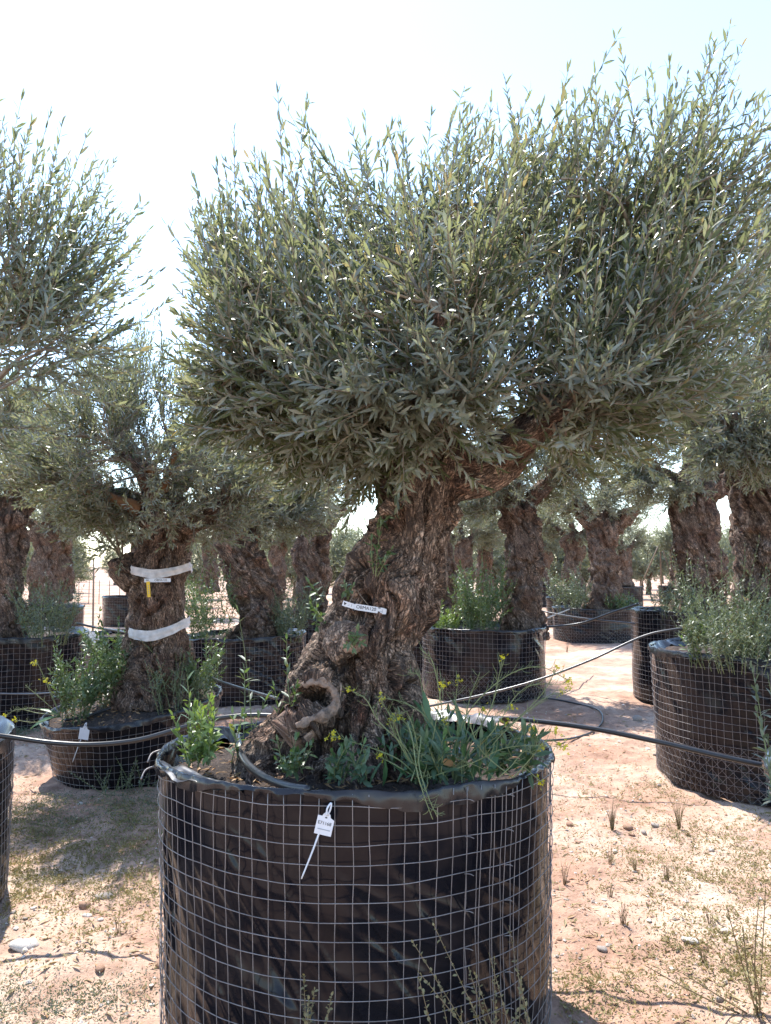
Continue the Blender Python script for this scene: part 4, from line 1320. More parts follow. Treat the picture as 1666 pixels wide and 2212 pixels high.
pot_plant('band', 'upright dark green sucker against the banded trunk', 252, 1348, 6.0, 26, 0.14, 209, M_SHRUB, ll=0.055, lw=0.014, spread=0.3, hi=True, group=G_SH)
pot_plant('band', 'slim upright sucker right of the banded trunk', 440, 1382, 6.05, 18, 0.09, 210, M_SHRUB, ll=0.05, lw=0.013, spread=0.25, hi=True, group=G_SH)
pot_plant('band', 'wispy grey herb in front of the banded trunk', 385, 1395, 5.75, 16, 0.16, 211, M_GREYGREEN, ll=0.03, lw=0.010, spread=0.4, hi=False, group=G_SH)
pot_plant('right', 'dense grey green herbs filling the big edge planter', 1590, 1290, 5.45, 80, 0.30, 212, M_GREYGREEN, ll=0.042, lw=0.011, spread=0.5, spacing=0.022, group=G_SH)
pot_plant('right', 'tall wispy stems behind the dense herbs', 1555, 1205, 5.75, 24, 0.26, 213, M_GREYGREEN, ll=0.035, lw=0.009, spread=0.3, spacing=0.03, group=G_SH)
pot_plant('right', 'single leafy sucker inside the herb planter rim', 1492, 1335, 5.55, 5, 0.05, 214, M_SHRUB, ll=0.05, lw=0.014, spread=0.2, hi=True, group=G_SH)
pot_plant('tall', 'dark leafy suckers round the thick upright trunk', 1462, 1255, 9.0, 26, 0.25, 215, M_GREYGREEN, ll=0.055, lw=0.014, spacing=0.03, group=G_SH)
pot_plant('b11', 'bushy suckers at the slender crooked trunk', 640, 1262, 12.6, 26, 0.3, 216, M_GREYGREEN, ll=0.06, lw=0.018, spacing=0.035, group=G_SH)

# shoots in the main planter
def shoots_px(rows):
    """rows: (x0,y0,x1,y1,D0,D1)"""
    return [(at(a, b, d0), at(c, d, d1)) for a, b, c, d, d0, d1 in rows]


rngm = np.random.default_rng(77)
rows = []
for _ in range(24):
    x = rngm.uniform(400, 462)
    rows.append((x, 1652 + rngm.uniform(-8, 6), x + rngm.uniform(-32, 30), rngm.uniform(1530, 1600), 2.66 + rngm.uniform(-.06, .06), 2.66 + rngm.uniform(-.12, .1)))
plant('leafy_shoot', 'bright lime olive suckers at the left corner of the big planter', 'shoot', at(430, 1655, 2.66), shoots_px(rows), M_LIME, 0.045, 0.014, 301, 0.018, group=G_SH)
plant('leafy_shoot', 'tall thin sucker rising left of the lime suckers', 'shoot', at(412, 1640, 2.72), shoots_px([(420, 1645, 406, 1452, 2.74, 2.72)]), M_SHRUB, 0.045, 0.013, 302, 0.045, group=G_SH)
plant('leafy_shoot', 'tall bare stemmed sucker in front of the back planter', 'shoot', at(545, 1610, 3.2), shoots_px([(545, 1600, 537, 1325, 3.2, 3.2)]), M_GREYGREEN, 0.06, 0.013, 303, 0.075, group=G_SH)
plant('leafy_shoot', 'sparse suckers between lime clump and big trunk', 'shoot', at(520, 1640, 2.75), shoots_px([(520, 1640, 548, 1462, 2.75, 2.85), (500, 1650, 525, 1540, 2.7, 2.7), (515, 1642, 500, 1560, 2.7, 2.72), (525, 1640, 566, 1520, 2.8, 2.85)]), M_SHRUB, 0.05, 0.014, 304, 0.026, group=G_SH)
plant('leafy_shoot', 'sucker climbing the left flank of the big trunk', 'shoot', at(618, 1570, 2.72), shoots_px([(632, 1555, 606, 1405, 2.70, 2.70), (628, 1560, 640, 1480, 2.66, 2.64), (610, 1590, 600, 1500, 2.72, 2.72)]), M_SHRUB, 0.042, 0.012, 305, 0.022, group=G_SH)
rows = []
for _ in range(12):
    x = rngm.uniform(595, 655)
    rows.append((x, 1672 + rngm.uniform(-8, 6), x + rngm.uniform(-30, 30), rngm.uniform(1600, 1650), 2.46, 2.42 + rngm.uniform(-.05, .05)))
plant('leafy_shoot', 'small dark green suckers at the foot of the big trunk', 'shoot', at(620, 1675, 2.46), shoots_px(rows), M_SHRUB, 0.036, 0.013, 306, 0.018, group=G_SH)
rows = []
for _ in range(16):
    x = rngm.uniform(705, 800)
    rows.append((x, 1692 + rngm.uniform(-8, 2), x + rngm.uniform(-26, 26), rngm.uniform(1612, 1665), 2.36, 2.33 + rngm.uniform(-.05, .05)))
plant('leafy_shoot', 'green seedlings behind the hanging white tag', 'shoot', at(750, 1695, 2.36), shoots_px(rows), M_WEED, 0.045, 0.015, 307, 0.022, group=G_SH)
for lab, x, y, pts, sd in (
        ('leafy twig sprouting high on the big trunk', 812, 1228, [(812, 1245, 816, 1145), (812, 1235, 838, 1190), (808, 1240, 795, 1175), (816, 1245, 832, 1215)], 311),
        ('little sprout at the top of the big trunk', 818, 1130, [(815, 1140, 822, 1102), (815, 1140, 838, 1120)], 312),
        ('small sprout above the printed trunk tag', 752, 1290, [(752, 1296, 744, 1262), (752, 1296, 762, 1268)], 313),
        ('leafy sprout hanging left of the printed trunk tag', 690, 1340, [(684, 1300, 690, 1362), (686, 1320, 704, 1352), (690, 1340, 668, 1300), (700, 1300, 668, 1262)], 314),
        ('sprout below the printed trunk tag', 765, 1385, [(768, 1372, 760, 1402), (768, 1375, 782, 1398), (766, 1380, 750, 1396), (768, 1380, 776, 1362)], 315)):
    sh = []
    for a, b, c, d in pts:
        p, n_ = hit('main', a, b)
        if np.linalg.norm(p - at(a, b, 2.66)) > 0.5:
            p = at(a, b, 2.70)
        dep = p[1]
        sh.append((p, at(c, d, dep - 0.06)))
    plant('leafy_shoot', lab, 'shoot', sh[0][0], sh, M_SHRUB, 0.036, 0.012, sd, 0.016, group='sprouts on the big trunk', bare=0.15)

# shoots at the right frame edge
plant('leafy_shoot', 'olive shoots rising at the frame edge in front of the big edge planter', 'shoot', at(1672, 1800, 2.55),
      shoots_px([(1676, 1800, 1646, 1445, 2.5, 2.6), (1680, 1800, 1662, 1560, 2.5, 2.45), (1690, 1800, 1650, 1640, 2.5, 2.4), (1700, 1800, 1700, 1500, 2.5, 2.5)]), M_GREYGREEN, 0.05, 0.014, 321, 0.032, group=G_SH)

# flowering weeds -------------------------------------------------
def petal_mesh():
    mb = MB()
    rng = np.random.default_rng(3)
    for _ in range(9):
        c = rng.normal(0, 0.008, 3)
        ax = nrm(rng.normal(size=3) + np.array([0, -.6, .6]))
        u = nrm(np.cross(ax, [0.3, 1, 0.2]))
        w = np.cross(ax, u)
        for k_ in range(4):
            a = k_ * math.pi / 2
            d = u * math.cos(a) + w * math.sin(a)
            e = np.cross(ax, d)
            mb.add([c, c + d * .005 - e * .003 + ax * .002, c + d * .0085 + ax * .003, c + d * .005 + e * .003 + ax * .002], np.array([[0, 1, 2, 3]]))
    return mb.mesh('flower_head', M_YELLOW, False)


PETAL = petal_mesh()


def big_leaf_mesh():
    xs = np.linspace(0, 1, 9)
    wv = np.array([.10, .22, .34, .46, .50, .46, .36, .20, .0])
    V, q = [], []
    for k_, (x, w) in enumerate(zip(xs, wv)):
        jag = 1 + (0.12 if k_ % 2 else -0.08)
        zc = -0.35 * x * x
        V += [[x, -w * .21 * jag, zc + .04], [x, 0, zc], [x, w * .21 * jag, zc + .04]]
    for k_ in range(8):
        a = k_ * 3
        q += [[a, a + 1, a + 4, a + 3], [a + 1, a + 2, a + 5, a + 4]]
    return make_mesh('leaf', np.array(V), np.array(q)[:, ::-1], M_WEED, True)


BIGLEAF = big_leaf_mesh()


def place_mesh(name, me, parent, p, axis_, up, s):
    a = Vector(axis_).normalized()
    u = Vector(up)
    u = (u - a * u.dot(a)).normalized()
    b = u.cross(a)
    o = bpy.data.objects.new(name, me)
    COL.objects.link(o)
    o.parent = parent
    o.matrix_parent_inverse = Matrix.Translation(-parent.location) if parent.type == 'EMPTY' else Matrix.Identity(4)
    o.matrix_basis = Matrix(((a.x * s, b.x * s, u.x * s, p[0]), (a.y * s, b.y * s, u.y * s, p[1]), (a.z * s, b.z * s, u.z * s, p[2]), (0, 0, 0, 1)))
    return o


def flower_weed(label, base, stems, leaves, seed, heads=True, pods=True, r=0.0024, group=None, hs=1.0):
    """stems: list of point lists (world), each ending in a flower head; leaves: (base, tip)"""
    rng = np.random.default_rng(seed)
    root = thing('flowering_weed', base, label, 'weed', group)
    mb = MB()
    for pts in stems:
        P = np.array(pts)
        n = max(8, len(P) * 5)
        rad = np.linspace(r, r * 0.45, len(P))
        mb.tube(P, rad, n, 5)
        A = resample(P, 40)
        L = np.linalg.norm(A[-1] - A[0])
        if pods:                               # thin side stalks and seed pods along the upper half
            for t in np.linspace(0.42, 0.97, int(10 + L * 26)):
                i_ = min(38, int(t * 39))
                T = nrm(A[i_ + 1] - A[i_])
                d = nrm(T * 0.9 + rng.normal(0, 0.6, 3) + [0, 0, .25])
                ln = rng.uniform(0.018, 0.042)
                m_ = A[i_] + d * ln * .5
                mb.tube([A[i_], m_, m_ + nrm(d + [0, 0, .5]) * ln * .6], [.0006, .0009, .0006], 5, 3)
    link('stems', mb.mesh('stems', M_STEM), root)
    if heads:
        for pts in stems:
            P = np.array(pts)
            if rng.random() < 0.3:
                continue
            place_mesh('flower_head', PETAL, root, P[-1], P[-1] - P[-2] + 1e-4, rng.normal(size=3), hs * rng.uniform(0.75, 1.25))
    for b_, t_ in leaves:
        b_, t_ = np.array(b_), np.array(t_)
        L = np.linalg.norm(t_ - b_)
        place_mesh('leaf', BIGLEAF, root, b_, t_ - b_, np.array([rng.normal(0, .5), -0.6, 0.9]), L * 1.03)
    return root


def pl(D, *xy):
    """points (x,y[,dD]) around distance D"""
    return [at(p[0], p[1], D + (p[2] if len(p) > 2 else 0)) for p in xy]


D1 = 2.42
flower_weed('branching yellow flowered weed filling the right side of the big planter', at(985, 1690, D1),
            [pl(D1, (985, 1690), (960, 1620), (930, 1560), (880, 1520), (810, 1505)), pl(D1, (985, 1690), (965, 1600), (950, 1500), (935, 1430), (915, 1408)),
             pl(D1, (985, 1690), (990, 1600), (985, 1520), (990, 1468)), pl(D1, (985, 1690), (1000, 1590), (1015, 1510), (1037, 1452)),
             pl(D1, (985, 1690), (1020, 1600), (1060, 1530), (1076, 1470), (1086, 1418)), pl(D1, (985, 1690), (1030, 1610), (1080, 1580), (1120, 1575), (1092, 1563)),
             pl(D1, (985, 1690), (1040, 1620), (1110, 1560), (1170, 1500), (1205, 1440)), pl(D1, (985, 1690), (1040, 1640), (1100, 1600), (1160, 1590), (1148, 1572)),
             pl(D1, (985, 1690), (1000, 1560), (1080, 1470), (1160, 1440), (1230, 1470)), pl(D1, (985, 1690), (960, 1640), (930, 1600), (900, 1585), (862, 1548)),
             pl(D1, (985, 1690), (1060, 1640), (1120, 1650), (1170, 1690)), pl(D1, (985, 1690), (980, 1620), (970, 1580), (960, 1552)), pl(D1, (985, 1690), (1010, 1600), (1040, 1570), (1040, 1556))],
            [pl(D1, (1000, 1640), (1010, 1520)), pl(D1, (1020, 1640), (1080, 1540, .1)), pl(D1, (960, 1650), (930, 1500, .1)), pl(D1, (1050, 1650), (1025, 1570)), pl(D1, (935, 1590), (952, 1685, -.08)), pl(D1, (1075, 1600), (1062, 1672, -.1)),
             pl(D1, (980, 1660), (900, 1640)), pl(D1, (1040, 1610), (1020, 1690, -.05)), pl(D1, (1000, 1600), (960, 1555)), pl(D1, (1060, 1640), (1120, 1600)), pl(D1, (980, 1650), (985, 1580)), pl(D1, (990, 1670), (1050, 1650)), pl(D1, (1090, 1670), (1140, 1630)),
             pl(D1, (930, 1560), (915, 1495)), pl(D1, (1100, 1660), (1080, 1590)), pl(D1, (1010, 1680), (1000, 1610))], 401, group='yellow flowered weeds', hs=0.8)
D2 = 2.36
flower_weed('sprawling yellow flowered stems in front of the big trunk', at(905, 1680, D2),
            [pl(D2, (905, 1680), (880, 1620), (820, 1560), (790, 1510), (752, 1488)), pl(D2, (905, 1680), (860, 1640), (800, 1615), (750, 1600), (717, 1590)), pl(D2, (905, 1680), (870, 1610), (850, 1560), (822, 1510, 0)),
             pl(D2, (900, 1680), (850, 1650), (830, 1640), (818, 1632)), pl(D2, (905, 1680), (900, 1600), (880, 1540), (868, 1545)), pl(D2, (905, 1680), (860, 1600), (842, 1560), (845, 1552))],
            [pl(D2, (830, 1640), (838, 1700)), pl(D2, (800, 1700), (812, 1640)), pl(D2, (880, 1680), (850, 1640)), pl(D2, (860, 1690), (880, 1640))], 402, group='yellow flowered weeds', hs=0.85)
D3 = 2.14
flower_weed('long seeding weed stem drooping over the big planter rim', at(893, 1600, 2.42),
            [[at(893, 1610, 2.42), at(880, 1560, 2.36), at(892, 1600, 2.24), at(900, 1660, 2.17), at(915, 1715, 2.13), at(935, 1770, 2.12)], [at(893, 1610, 2.42), at(910, 1590, 2.3), at(905, 1650, 2.19), at(925, 1720, 2.13), at(945, 1765, 2.12)]], [], 403, heads=False, group='yellow flowered weeds')
flower_weed('yellow flowered weed leaning out of the low tilted planter', at(128, 1545, 5.75),
            [pl(5.7, (130, 1545), (110, 1500), (85, 1440), (72, 1432)), pl(5.7, (130, 1545), (90, 1510), (55, 1480)), pl(5.6, (130, 1545), (80, 1540), (40, 1532), (8, 1548)), pl(5.6, (130, 1545), (70, 1530), (38, 1535)), pl(5.7, (130, 1545), (130, 1490), (122, 1458)), pl(5.7, (130, 1545), (105, 1480), (98, 1468)), pl(5.7, (130, 1545), (80, 1560), (30, 1555))],
            [pl(5.7, (130, 1550), (90, 1520)), pl(5.7, (130, 1550), (80, 1550)), pl(5.7, (120, 1550), (60, 1560))], 404, group='yellow flowered weeds', r=0.003, hs=1.25)
for lab, x0, x1, yb, yt0, yt1, D_, n_, sd in (('broad leaved green weeds right of the flowering weed', 1050, 1150, 1672, 1575, 1640, 2.45, 20, 331), ('broad leaved weeds under the flowering weed', 880, 1040, 1690, 1590, 1660, 2.36, 30, 332), ('dense low weeds against the right side of the big trunk', 850, 980, 1660, 1560, 1630, 2.55, 22, 333)):
    rows = []
    for _ in range(n_):
        x = rngm.uniform(x0, x1)
        rows.append((x, yb + rngm.uniform(-8, 6), x + rngm.uniform(-35, 35), rngm.uniform(yt0, yt1), D_ + rngm.uniform(-.05, .05), D_ + rngm.uniform(-.1, .08)))
    plant('broad_leaved_weed', lab, 'weed', at((x0 + x1) / 2, yb, D_), shoots_px(rows), M_WEED, 0.065, 0.017, sd, 0.030, group=G_SH)
rq = np.random.default_rng(12)
st_, = [[]]
for _ in range(16):
    x0, x1 = rq.uniform(900, 1120), rq.uniform(880, 1250)
    y1 = rq.uniform(1440, 1640)
    d0 = rq.uniform(2.3, 2.6)
    st_.append(pl(d0, (x0, 1680), (x0 * .7 + x1 * .3 + rq.normal(0, 12), 1680 * .55 + y1 * .45), (x0 * .3 + x1 * .7 + rq.normal(0, 14), 1680 * .15 + y1 * .85 - rq.uniform(0, 30)), (x1, y1)))
flower_weed('thin tangled seeding stems among the yellow flowered weeds', at(1010, 1685, 2.45), st_, [], 405, group='yellow flowered weeds', r=0.0017, hs=0.7)
pk = bpy.data.objects.new('dead_leaf', make_mesh('dead_leaf', np.array([[0, 0, 0], [.012, -.012, .01], [.03, -.006, .0], [.045, .004, .008], [.03, .012, -.006], [.012, .01, .004]]), [np.array([[0, 1, 2], [0, 2, 5], [2, 3, 4], [2, 4, 5]])], M_DEADLEAF))
COL.objects.link(pk)
pk.location = at(955, 1640, 2.36)
pk.rotation_euler = (1.2, 0.5, -0.3)
tag(pk, 'curled orange dead leaf caught in the flowering weed', 'leaf')

# ------------------------------------------------------------------ tags, bands
def text_mesh(body, size, mat):
    cu = bpy.data.curves.new('t', 'FONT')
    cu.body = body
    cu.size = size
    cu.align_x = 'CENTER'
    cu.align_y = 'CENTER'
    cu.extrude = 0.0
    o = bpy.data.objects.new('t', cu)
    COL.objects.link(o)
    dg = bpy.context.evaluated_depsgraph_get()
    me = bpy.data.meshes.new_from_object(o.evaluated_get(dg))
    bpy.data.objects.remove(o, do_unlink=True)
    me.name = 'lettering'
    me.materials.clear()
    me.materials.append(mat)
    return me


def frame_m(p, u, v):
    u = Vector(u).normalized()
    v = Vector(v)
    v = (v - u * v.dot(u)).normalized()
    n = u.cross(v)
    return Matrix(((u.x, v.x, n.x, p[0]), (u.y, v.y, n.y, p[1]), (u.z, v.z, n.z, p[2]), (0, 0, 0, 1)))


def card(outline, th=0.0012):
    """flat outline (x,y) -> thin slab mesh data"""
    o = np.array(outline)
    n = len(o)
    v = np.concatenate([np.column_stack([o, np.full(n, th / 2)]), np.column_stack([o, np.full(n, -th / 2)])])
    f3 = [[0, k, k + 1] for k in range(1, n - 1)] + [[n, n + k + 1, n + k] for k in range(1, n - 1)]
    f4 = [[k, n + k, n + (k + 1) % n, (k + 1) % n] for k in range(n)]
    return v, [np.array(f3), np.array(f4)]


def local_part(name, me, root, m):
    o = bpy.data.objects.new(name, me)
    COL.objects.link(o)
    o.parent = root
    o.matrix_basis = m
    return o


I4 = Matrix.Identity(4)


def card_mesh(name, outline, mat, th=0.0012):
    v, f = card(outline, th)
    return make_mesh(name, v, f, mat, False)


# printed strip on the big trunk
p0, _ = hit('main', 748, 1304)
p1, _ = hit('main', 800, 1316)
dep = min(p0[1], p1[1], hit('main', 825, 1322)[0][1], hit('main', 775, 1310)[0][1]) - 0.006
a_, b_ = at(764, 1310, dep), at(835, 1321, dep + 0.004)
tg = thing('trunk_tag', (a_ + b_) / 2, 'white strip tag printed OBMA120 pinned to the big trunk', 'tag')
tg.matrix_basis = frame_m((a_ + b_) / 2, b_ - a_, (0, 0, 1))
Lm = float(np.linalg.norm(b_ - a_))
hw = 0.0108
local_part('strip', card_mesh('strip', [(-Lm / 2, -hw * .75), (-Lm / 2 + .006, -hw), (Lm / 2 - .012, -hw), (Lm / 2, -hw * .92), (Lm / 2, hw * .75), (Lm / 2 - .014, hw), (-Lm / 2 + .006, hw), (-Lm / 2, hw * .75)], M_WHITE), tg, I4)
head = local_part('locking_head', card_mesh('locking_head', [(-.022, -hw * .85), (.018, -hw * .85), (.021, 0), (.018, hw * .85), (-.022, hw * .85)], M_WHITE), tg, Matrix.Translation((-Lm / 2 - .018, .003, .001)) @ Matrix.Rotation(math.radians(-8), 4, 'Z'))
local_part('lettering', text_mesh('OBMA120', 0.0165, M_INK), tg, Matrix.Translation((-0.014, 0.0005, .0016)))
local_part('print_mark', card_mesh('print_mark', [(0, 0), (.008, 0), (.008, .003), (0, .003)], M_INK, .0004), tg, Matrix.Translation((Lm * .24, .007, .0012)))
local_part('print_mark', card_mesh('print_mark', [(0, 0), (.020, 0), (.020, .0012), (0, .0012)], M_GREYINK, .0004), tg, Matrix.Translation((Lm * .24, -.004, .0012)))
local_part('print_mark', card_mesh('print_mark', [(0, 0), (.0012, 0), (.0012, .012), (0, .012)], M_GREYINK, .0004), tg, Matrix.Translation((Lm * .37, -.007, .0012)))
local_part('emblem', card_mesh('emblem', [(-.001, -.004), (.002, -.004), (.002, 0), (.006, .001), (.006, .003), (.002, .003), (-.003, .006), (-.004, .003), (-.001, .001)], M_INK, .0004), head, Matrix.Translation((-.014, 0, .0012)))
for k in range(2):
    local_part('print_mark', card_mesh('print_mark', [(0, 0), (.007, 0), (.007, .001), (0, .001)], M_GREYINK, .0004), head, Matrix.Translation((-.003, .002 - .005 * k, .0012)))
local_part('print_mark', card_mesh('print_mark', [(0, 0), (.001, 0), (.001, .011), (0, .011)], M_INK, .0004), head, Matrix.Translation((.010, -.005, .0012)))
mb = MB()
iv = tg.matrix_basis.inverted()
loc = lambda q: np.array(iv @ Vector(q))
mb.tube([loc(at(754, 1303, dep)), loc(at(763, 1287, dep + .01)), loc(at(771, 1274, dep + .03))], .0011, 8, 4)
mb.tube([loc(at(795, 1306, dep)), loc(at(782, 1290, dep + .012)), loc(at(771, 1274, dep + .03))], .0011, 8, 4)
local_part('string', mb.mesh('string', M_TWIG), tg, I4)
for dy in (0.0125, -0.0125):
    local_part('notch', card_mesh('notch', [(.004 * math.cos(a), .004 * math.sin(a)) for a in np.linspace(0, 6.28, 9)[:-1]], M_INK, .0016), tg, Matrix.Translation((-Lm / 2 + .002, dy, .0015)))

# hanging tags on planters
def hang_tag(label, p, w, h, rot, tail, text=None, root_rot=0.0, seed=1, bright=False, strap=0.035):
    root = thing('plastic_tag', p, label, 'tag', 'white plastic tags on the planters')
    root.matrix_basis = Matrix.Translation(Vector([float(c) for c in p])) @ Matrix.Rotation(math.radians(90), 4, 'X') @ Matrix.Rotation(math.radians(rot), 4, 'Z')
    o = [(-w / 2, -h), (w / 2, -h), (w / 2, -h * .18), (w * .36, -h * .12), (w * .26, -h * .08), (w * .2, h * .08), (w * .08, h * .16), (-w * .1, h * .16), (-w * .2, h * .06), (-w * .24, -h * .05), (-w * .5, -h * .05)]
    v, f = card(o, .0014)
    plate = local_part('plate', make_mesh('plate', v, f, M_WHITE, False), root, I4)
    mb = MB()
    mb.tube([(0.0, h * .02, .004), (-.003, strap * .6, .006), (.004, strap * 1.0, .0), (.006, strap * .55, .002), (0.002, h * .04, .001)], [.0028] * 5, 22, 5)
    mb.tube([(-.004, -h * .05, -.002), (-w * .15, -h * .6, -.004), (tail[0] * .55, tail[1] * .55, .003), (tail[0], tail[1], .004)], [.003, .003, .0026, .0022], 16, 5)
    local_part('strap', mb.mesh('strap', M_WHITE), root, I4)
    local_part('hole', card_mesh('hole', [(.0035 * math.cos(a), .0018 * math.sin(a)) for a in np.linspace(0, 6.28, 9)[:-1]], M_INK, .0004), plate, Matrix.Translation((0.0, -h * .10, .0011)))
    if text:
        local_part('lettering', text_mesh(text, h * .24, M_INK), plate, Matrix.Translation((-w * .02, -h * .40, .0016)))
        local_part('print_mark', card_mesh('print_mark', [(-w * .36, 0), (w * .38, 0), (w * .38, .0022), (-w * .36, .0022)], M_GREYINK, .0004), plate, Matrix.Translation((0, -h * .74, .0012)))
    return root


hang_tag('white tag with handwritten number hanging on the big planter', at(706, 1762, 2.14), 0.047, 0.052, -13, (-.028, -.175), 'E71168')
hang_tag('pale tag with long tail on the low tilted planter', at(184, 1572, 5.38), 0.068, 0.080, -8, (-.045, -.24), None)
hang_tag('bright sunlit tag dangling beside the edge planter', at(196, 1366, 7.25), 0.062, 0.105, 36, (-.015, -.10), None)

# bands on the banded olive
def band(label, x, y, rise_l, rise_r, w):
    """fabric strip round the stem, following its widest section, sagging in front"""
    V = TRUNKS['band']['v']
    c0 = at(x, y, DB - 0.2)
    sel = V[(np.abs(V[:, 2] - c0[2] - 0.03) < 0.09) & (np.abs(V[:, 0] - c0[0]) < 0.235) & (np.abs(V[:, 1] - DB) < 0.32)]
    cen = np.array([at(x, y, DB)[0], DB])
    n = 90
    an = np.linspace(0, 2 * np.pi, n, endpoint=False)
    q = sel[:, :2] - cen
    sup = np.array([(q * [math.cos(a), math.sin(a)]).sum(1).max() for a in an])      # tight strip: convex hull by support
    r = np.array([min(sup[j] / max(math.cos(an[j] - a), 0.05) for j in range(n) if math.cos(an[j] - a) > 0.15) for a in an]) + 0.006
    fr_ = 0.5 - 0.5 * np.sin(an)                    # 1 at the front
    side = np.cos(an)
    zc = c0[2] + (1 - np.clip(1 - np.abs(side) ** 1.6, 0, 1)) * np.where(side > 0, rise_r, rise_l)
    hw_ = w / 2 * DB / FPX
    rows = []
    for j, f in enumerate(np.linspace(-1, 1, 9)):
        rj = r + 0.010 * vnoise(np.column_stack([np.cos(an) * 12, np.sin(an) * 12, np.full(n, j * 0.35)]), 9) * 0.6 + 0.005 * vnoise(np.column_stack([np.cos(an) * 5, np.sin(an) * 5, np.full(n, j * 0.9)]), 8) - 0.004 * abs(f)
        rows.append(np.column_stack([cen[0] + rj * np.cos(an), cen[1] + rj * np.sin(an), zc + f * hw_ * (1 + 0.15 * vnoise(np.column_stack([np.cos(an) * 3, np.sin(an) * 3, np.full(n, f)]), 5))]))
    i_ = np.arange(n)
    qd = np.concatenate([np.column_stack([j * n + i_, j * n + (i_ + 1) % n, (j + 1) * n + (i_ + 1) % n, (j + 1) * n + i_]) for j in range(8)])
    o = link('trunk_band', make_mesh('trunk_band', np.concatenate(rows), qd, M_BAND), base=(cen[0], cen[1], c0[2]))
    return tag(o, label, 'band', 'white bands round the olive trunk')


band('upper white fabric band sagging round the stout trunk', 352, 1240, 0.07, 0.06, 17)
band('lower white fabric band with pipe running into it', 340, 1373, 0.03, 0.10, 20)
pb, _ = hit('band', 345, 1254)
dep = min(hit('band', x, 1254)[0][1] for x in (318, 330, 345, 360, 366)) - 0.02
a_, b_ = at(312, 1254, dep), at(369, 1253, dep)
tg = thing('trunk_tag', (a_ + b_) / 2, 'white printed strip tag under the upper band on the stout trunk', 'tag')
tg.matrix_basis = frame_m((a_ + b_) / 2, b_ - a_, (0, 0, 1))
Lm = float(np.linalg.norm(b_ - a_))
local_part('strip', card_mesh('strip', [(-Lm / 2, -.014), (Lm / 2, -.014), (Lm / 2, .014), (-Lm / 2, .014)], M_WHITE, .002), tg, I4)
local_part('lettering', text_mesh('OBMA120', 0.022, M_INK), tg, Matrix.Translation((Lm * .12, 0, .0022)))
local_part('emblem', card_mesh('emblem', [(0, 0), (.022, 0), (.022, .006), (0, .006)], M_INK, .0006), tg, Matrix.Translation((-Lm * .44, .0, .0016)))
pc = at(320, 1256, dep - 0.006)
yt = bpy.data.objects.new('label_strip', card_mesh('label_strip', [(-.012, -.118), (.012, -.118), (.013, 0), (-.013, 0)], M_YTAG, .002))
COL.objects.link(yt)
yt.matrix_basis = Matrix.Translation(Vector([float(c) for c in pc])) @ Matrix.Rotation(math.radians(90), 4, 'X') @ Matrix.Rotation(math.radians(5), 4, 'Z')
tag(yt, 'yellow label strip hanging under the printed tag on the stout trunk', 'label')
for k in range(5):
    local_part('print_mark', card_mesh('print_mark', [(-.004, 0), (.004, 0), (.004, .006), (-.004, .006)], M_GREYINK, .0006), yt, Matrix.Translation((.001, -.035 - .014 * k, .0016)))

# small white tag on the far pale trunk; torn liner flap and wire ends on the big planter
P = POTS['main']
th = np.radians(np.linspace(196, 244, 22))
rows = []
for k, f in enumerate(np.linspace(0, 1, 12)):
    dr = 0.016 - 0.075 * f + 0.012 * np.sin(f * 6 + th * 7)
    dz = -0.02 + 0.045 * math.sin(f * 3.1) - 0.075 * f + 0.016 * vnoise(np.column_stack([th * 9, np.full(22, f * 4), np.zeros(22)]), 3) - 0.04 * ((np.linspace(-1, 1, 22)) ** 2) * f
    rows.append(P['pos'](th, np.ones(22), dr, dz))
i_ = np.arange(21)
q = np.concatenate([np.column_stack([k * 22 + i_, k * 22 + i_ + 1, (k + 1) * 22 + i_ + 1, (k + 1) * 22 + i_]) for k in range(11)])
link('liner_flap', make_mesh('liner_flap', np.concatenate(rows), q, M_FLAP), P['root'])
th = np.radians(np.linspace(30, 62, 18))
rows = []
for k, f in enumerate(np.linspace(0, 1, 10)):
    rows.append(P['pos'](th, np.ones(18), 0.02 - 0.10 * f, 0.012 + 0.03 * math.sin(f * 3.1) + 0.014 * vnoise(np.column_stack([th * 11, np.full(18, f * 4), np.ones(18)]), 4)))
i_ = np.arange(17)
q = np.concatenate([np.column_stack([k * 18 + i_, k * 18 + i_ + 1, (k + 1) * 18 + i_ + 1, (k + 1) * 18 + i_]) for k in range(9)])
link('liner_flap', make_mesh('liner_flap', np.concatenate(rows), q, M_FLAP), P['root'])
for a0, dz, ln in ((186, -0.01, 0.05), (193, -0.045, 0.06)):
    t0 = np.radians(np.array([a0]))
    c = P['pos'](t0, np.ones(1), 0.012, dz)[0]
    d = np.array([math.cos(t0[0]), math.sin(t0[0]), 0])
    mb = MB()
    mb.tube([c, c + d * ln * .5 + [0, -.02, -.008], c + d * ln * .6 + [0, -.05, -.03]], .0032, 8, 6)
    link('wire_end', mb.mesh('wire_end', M_WIRE), P['root'])

# sawn end and stripped limbs of the banded olive
e = at(494, 1082, DB - .205)
cutv = []
o = link('cut_face', None or make_mesh('cut_face', *(lambda u: (np.concatenate([u, u.mean(0, keepdims=True) + [.01, -.02, .0]]), [np.array([[k, (k + 1) % 14, 14] for k in range(14)])]))(np.array([e + np.array([.055, -.035, .01]) + .075 * (np.array([.35, .3, 0]) * math.cos(a) * .8 + np.array([0, -.25, 1.0]) * math.sin(a) + np.array([.4, .35, -.1]) * math.cos(a)) for a in np.linspace(0, 6.28, 15)[:-1]])), M_CUTEND), TRUNKS['band']['root'])

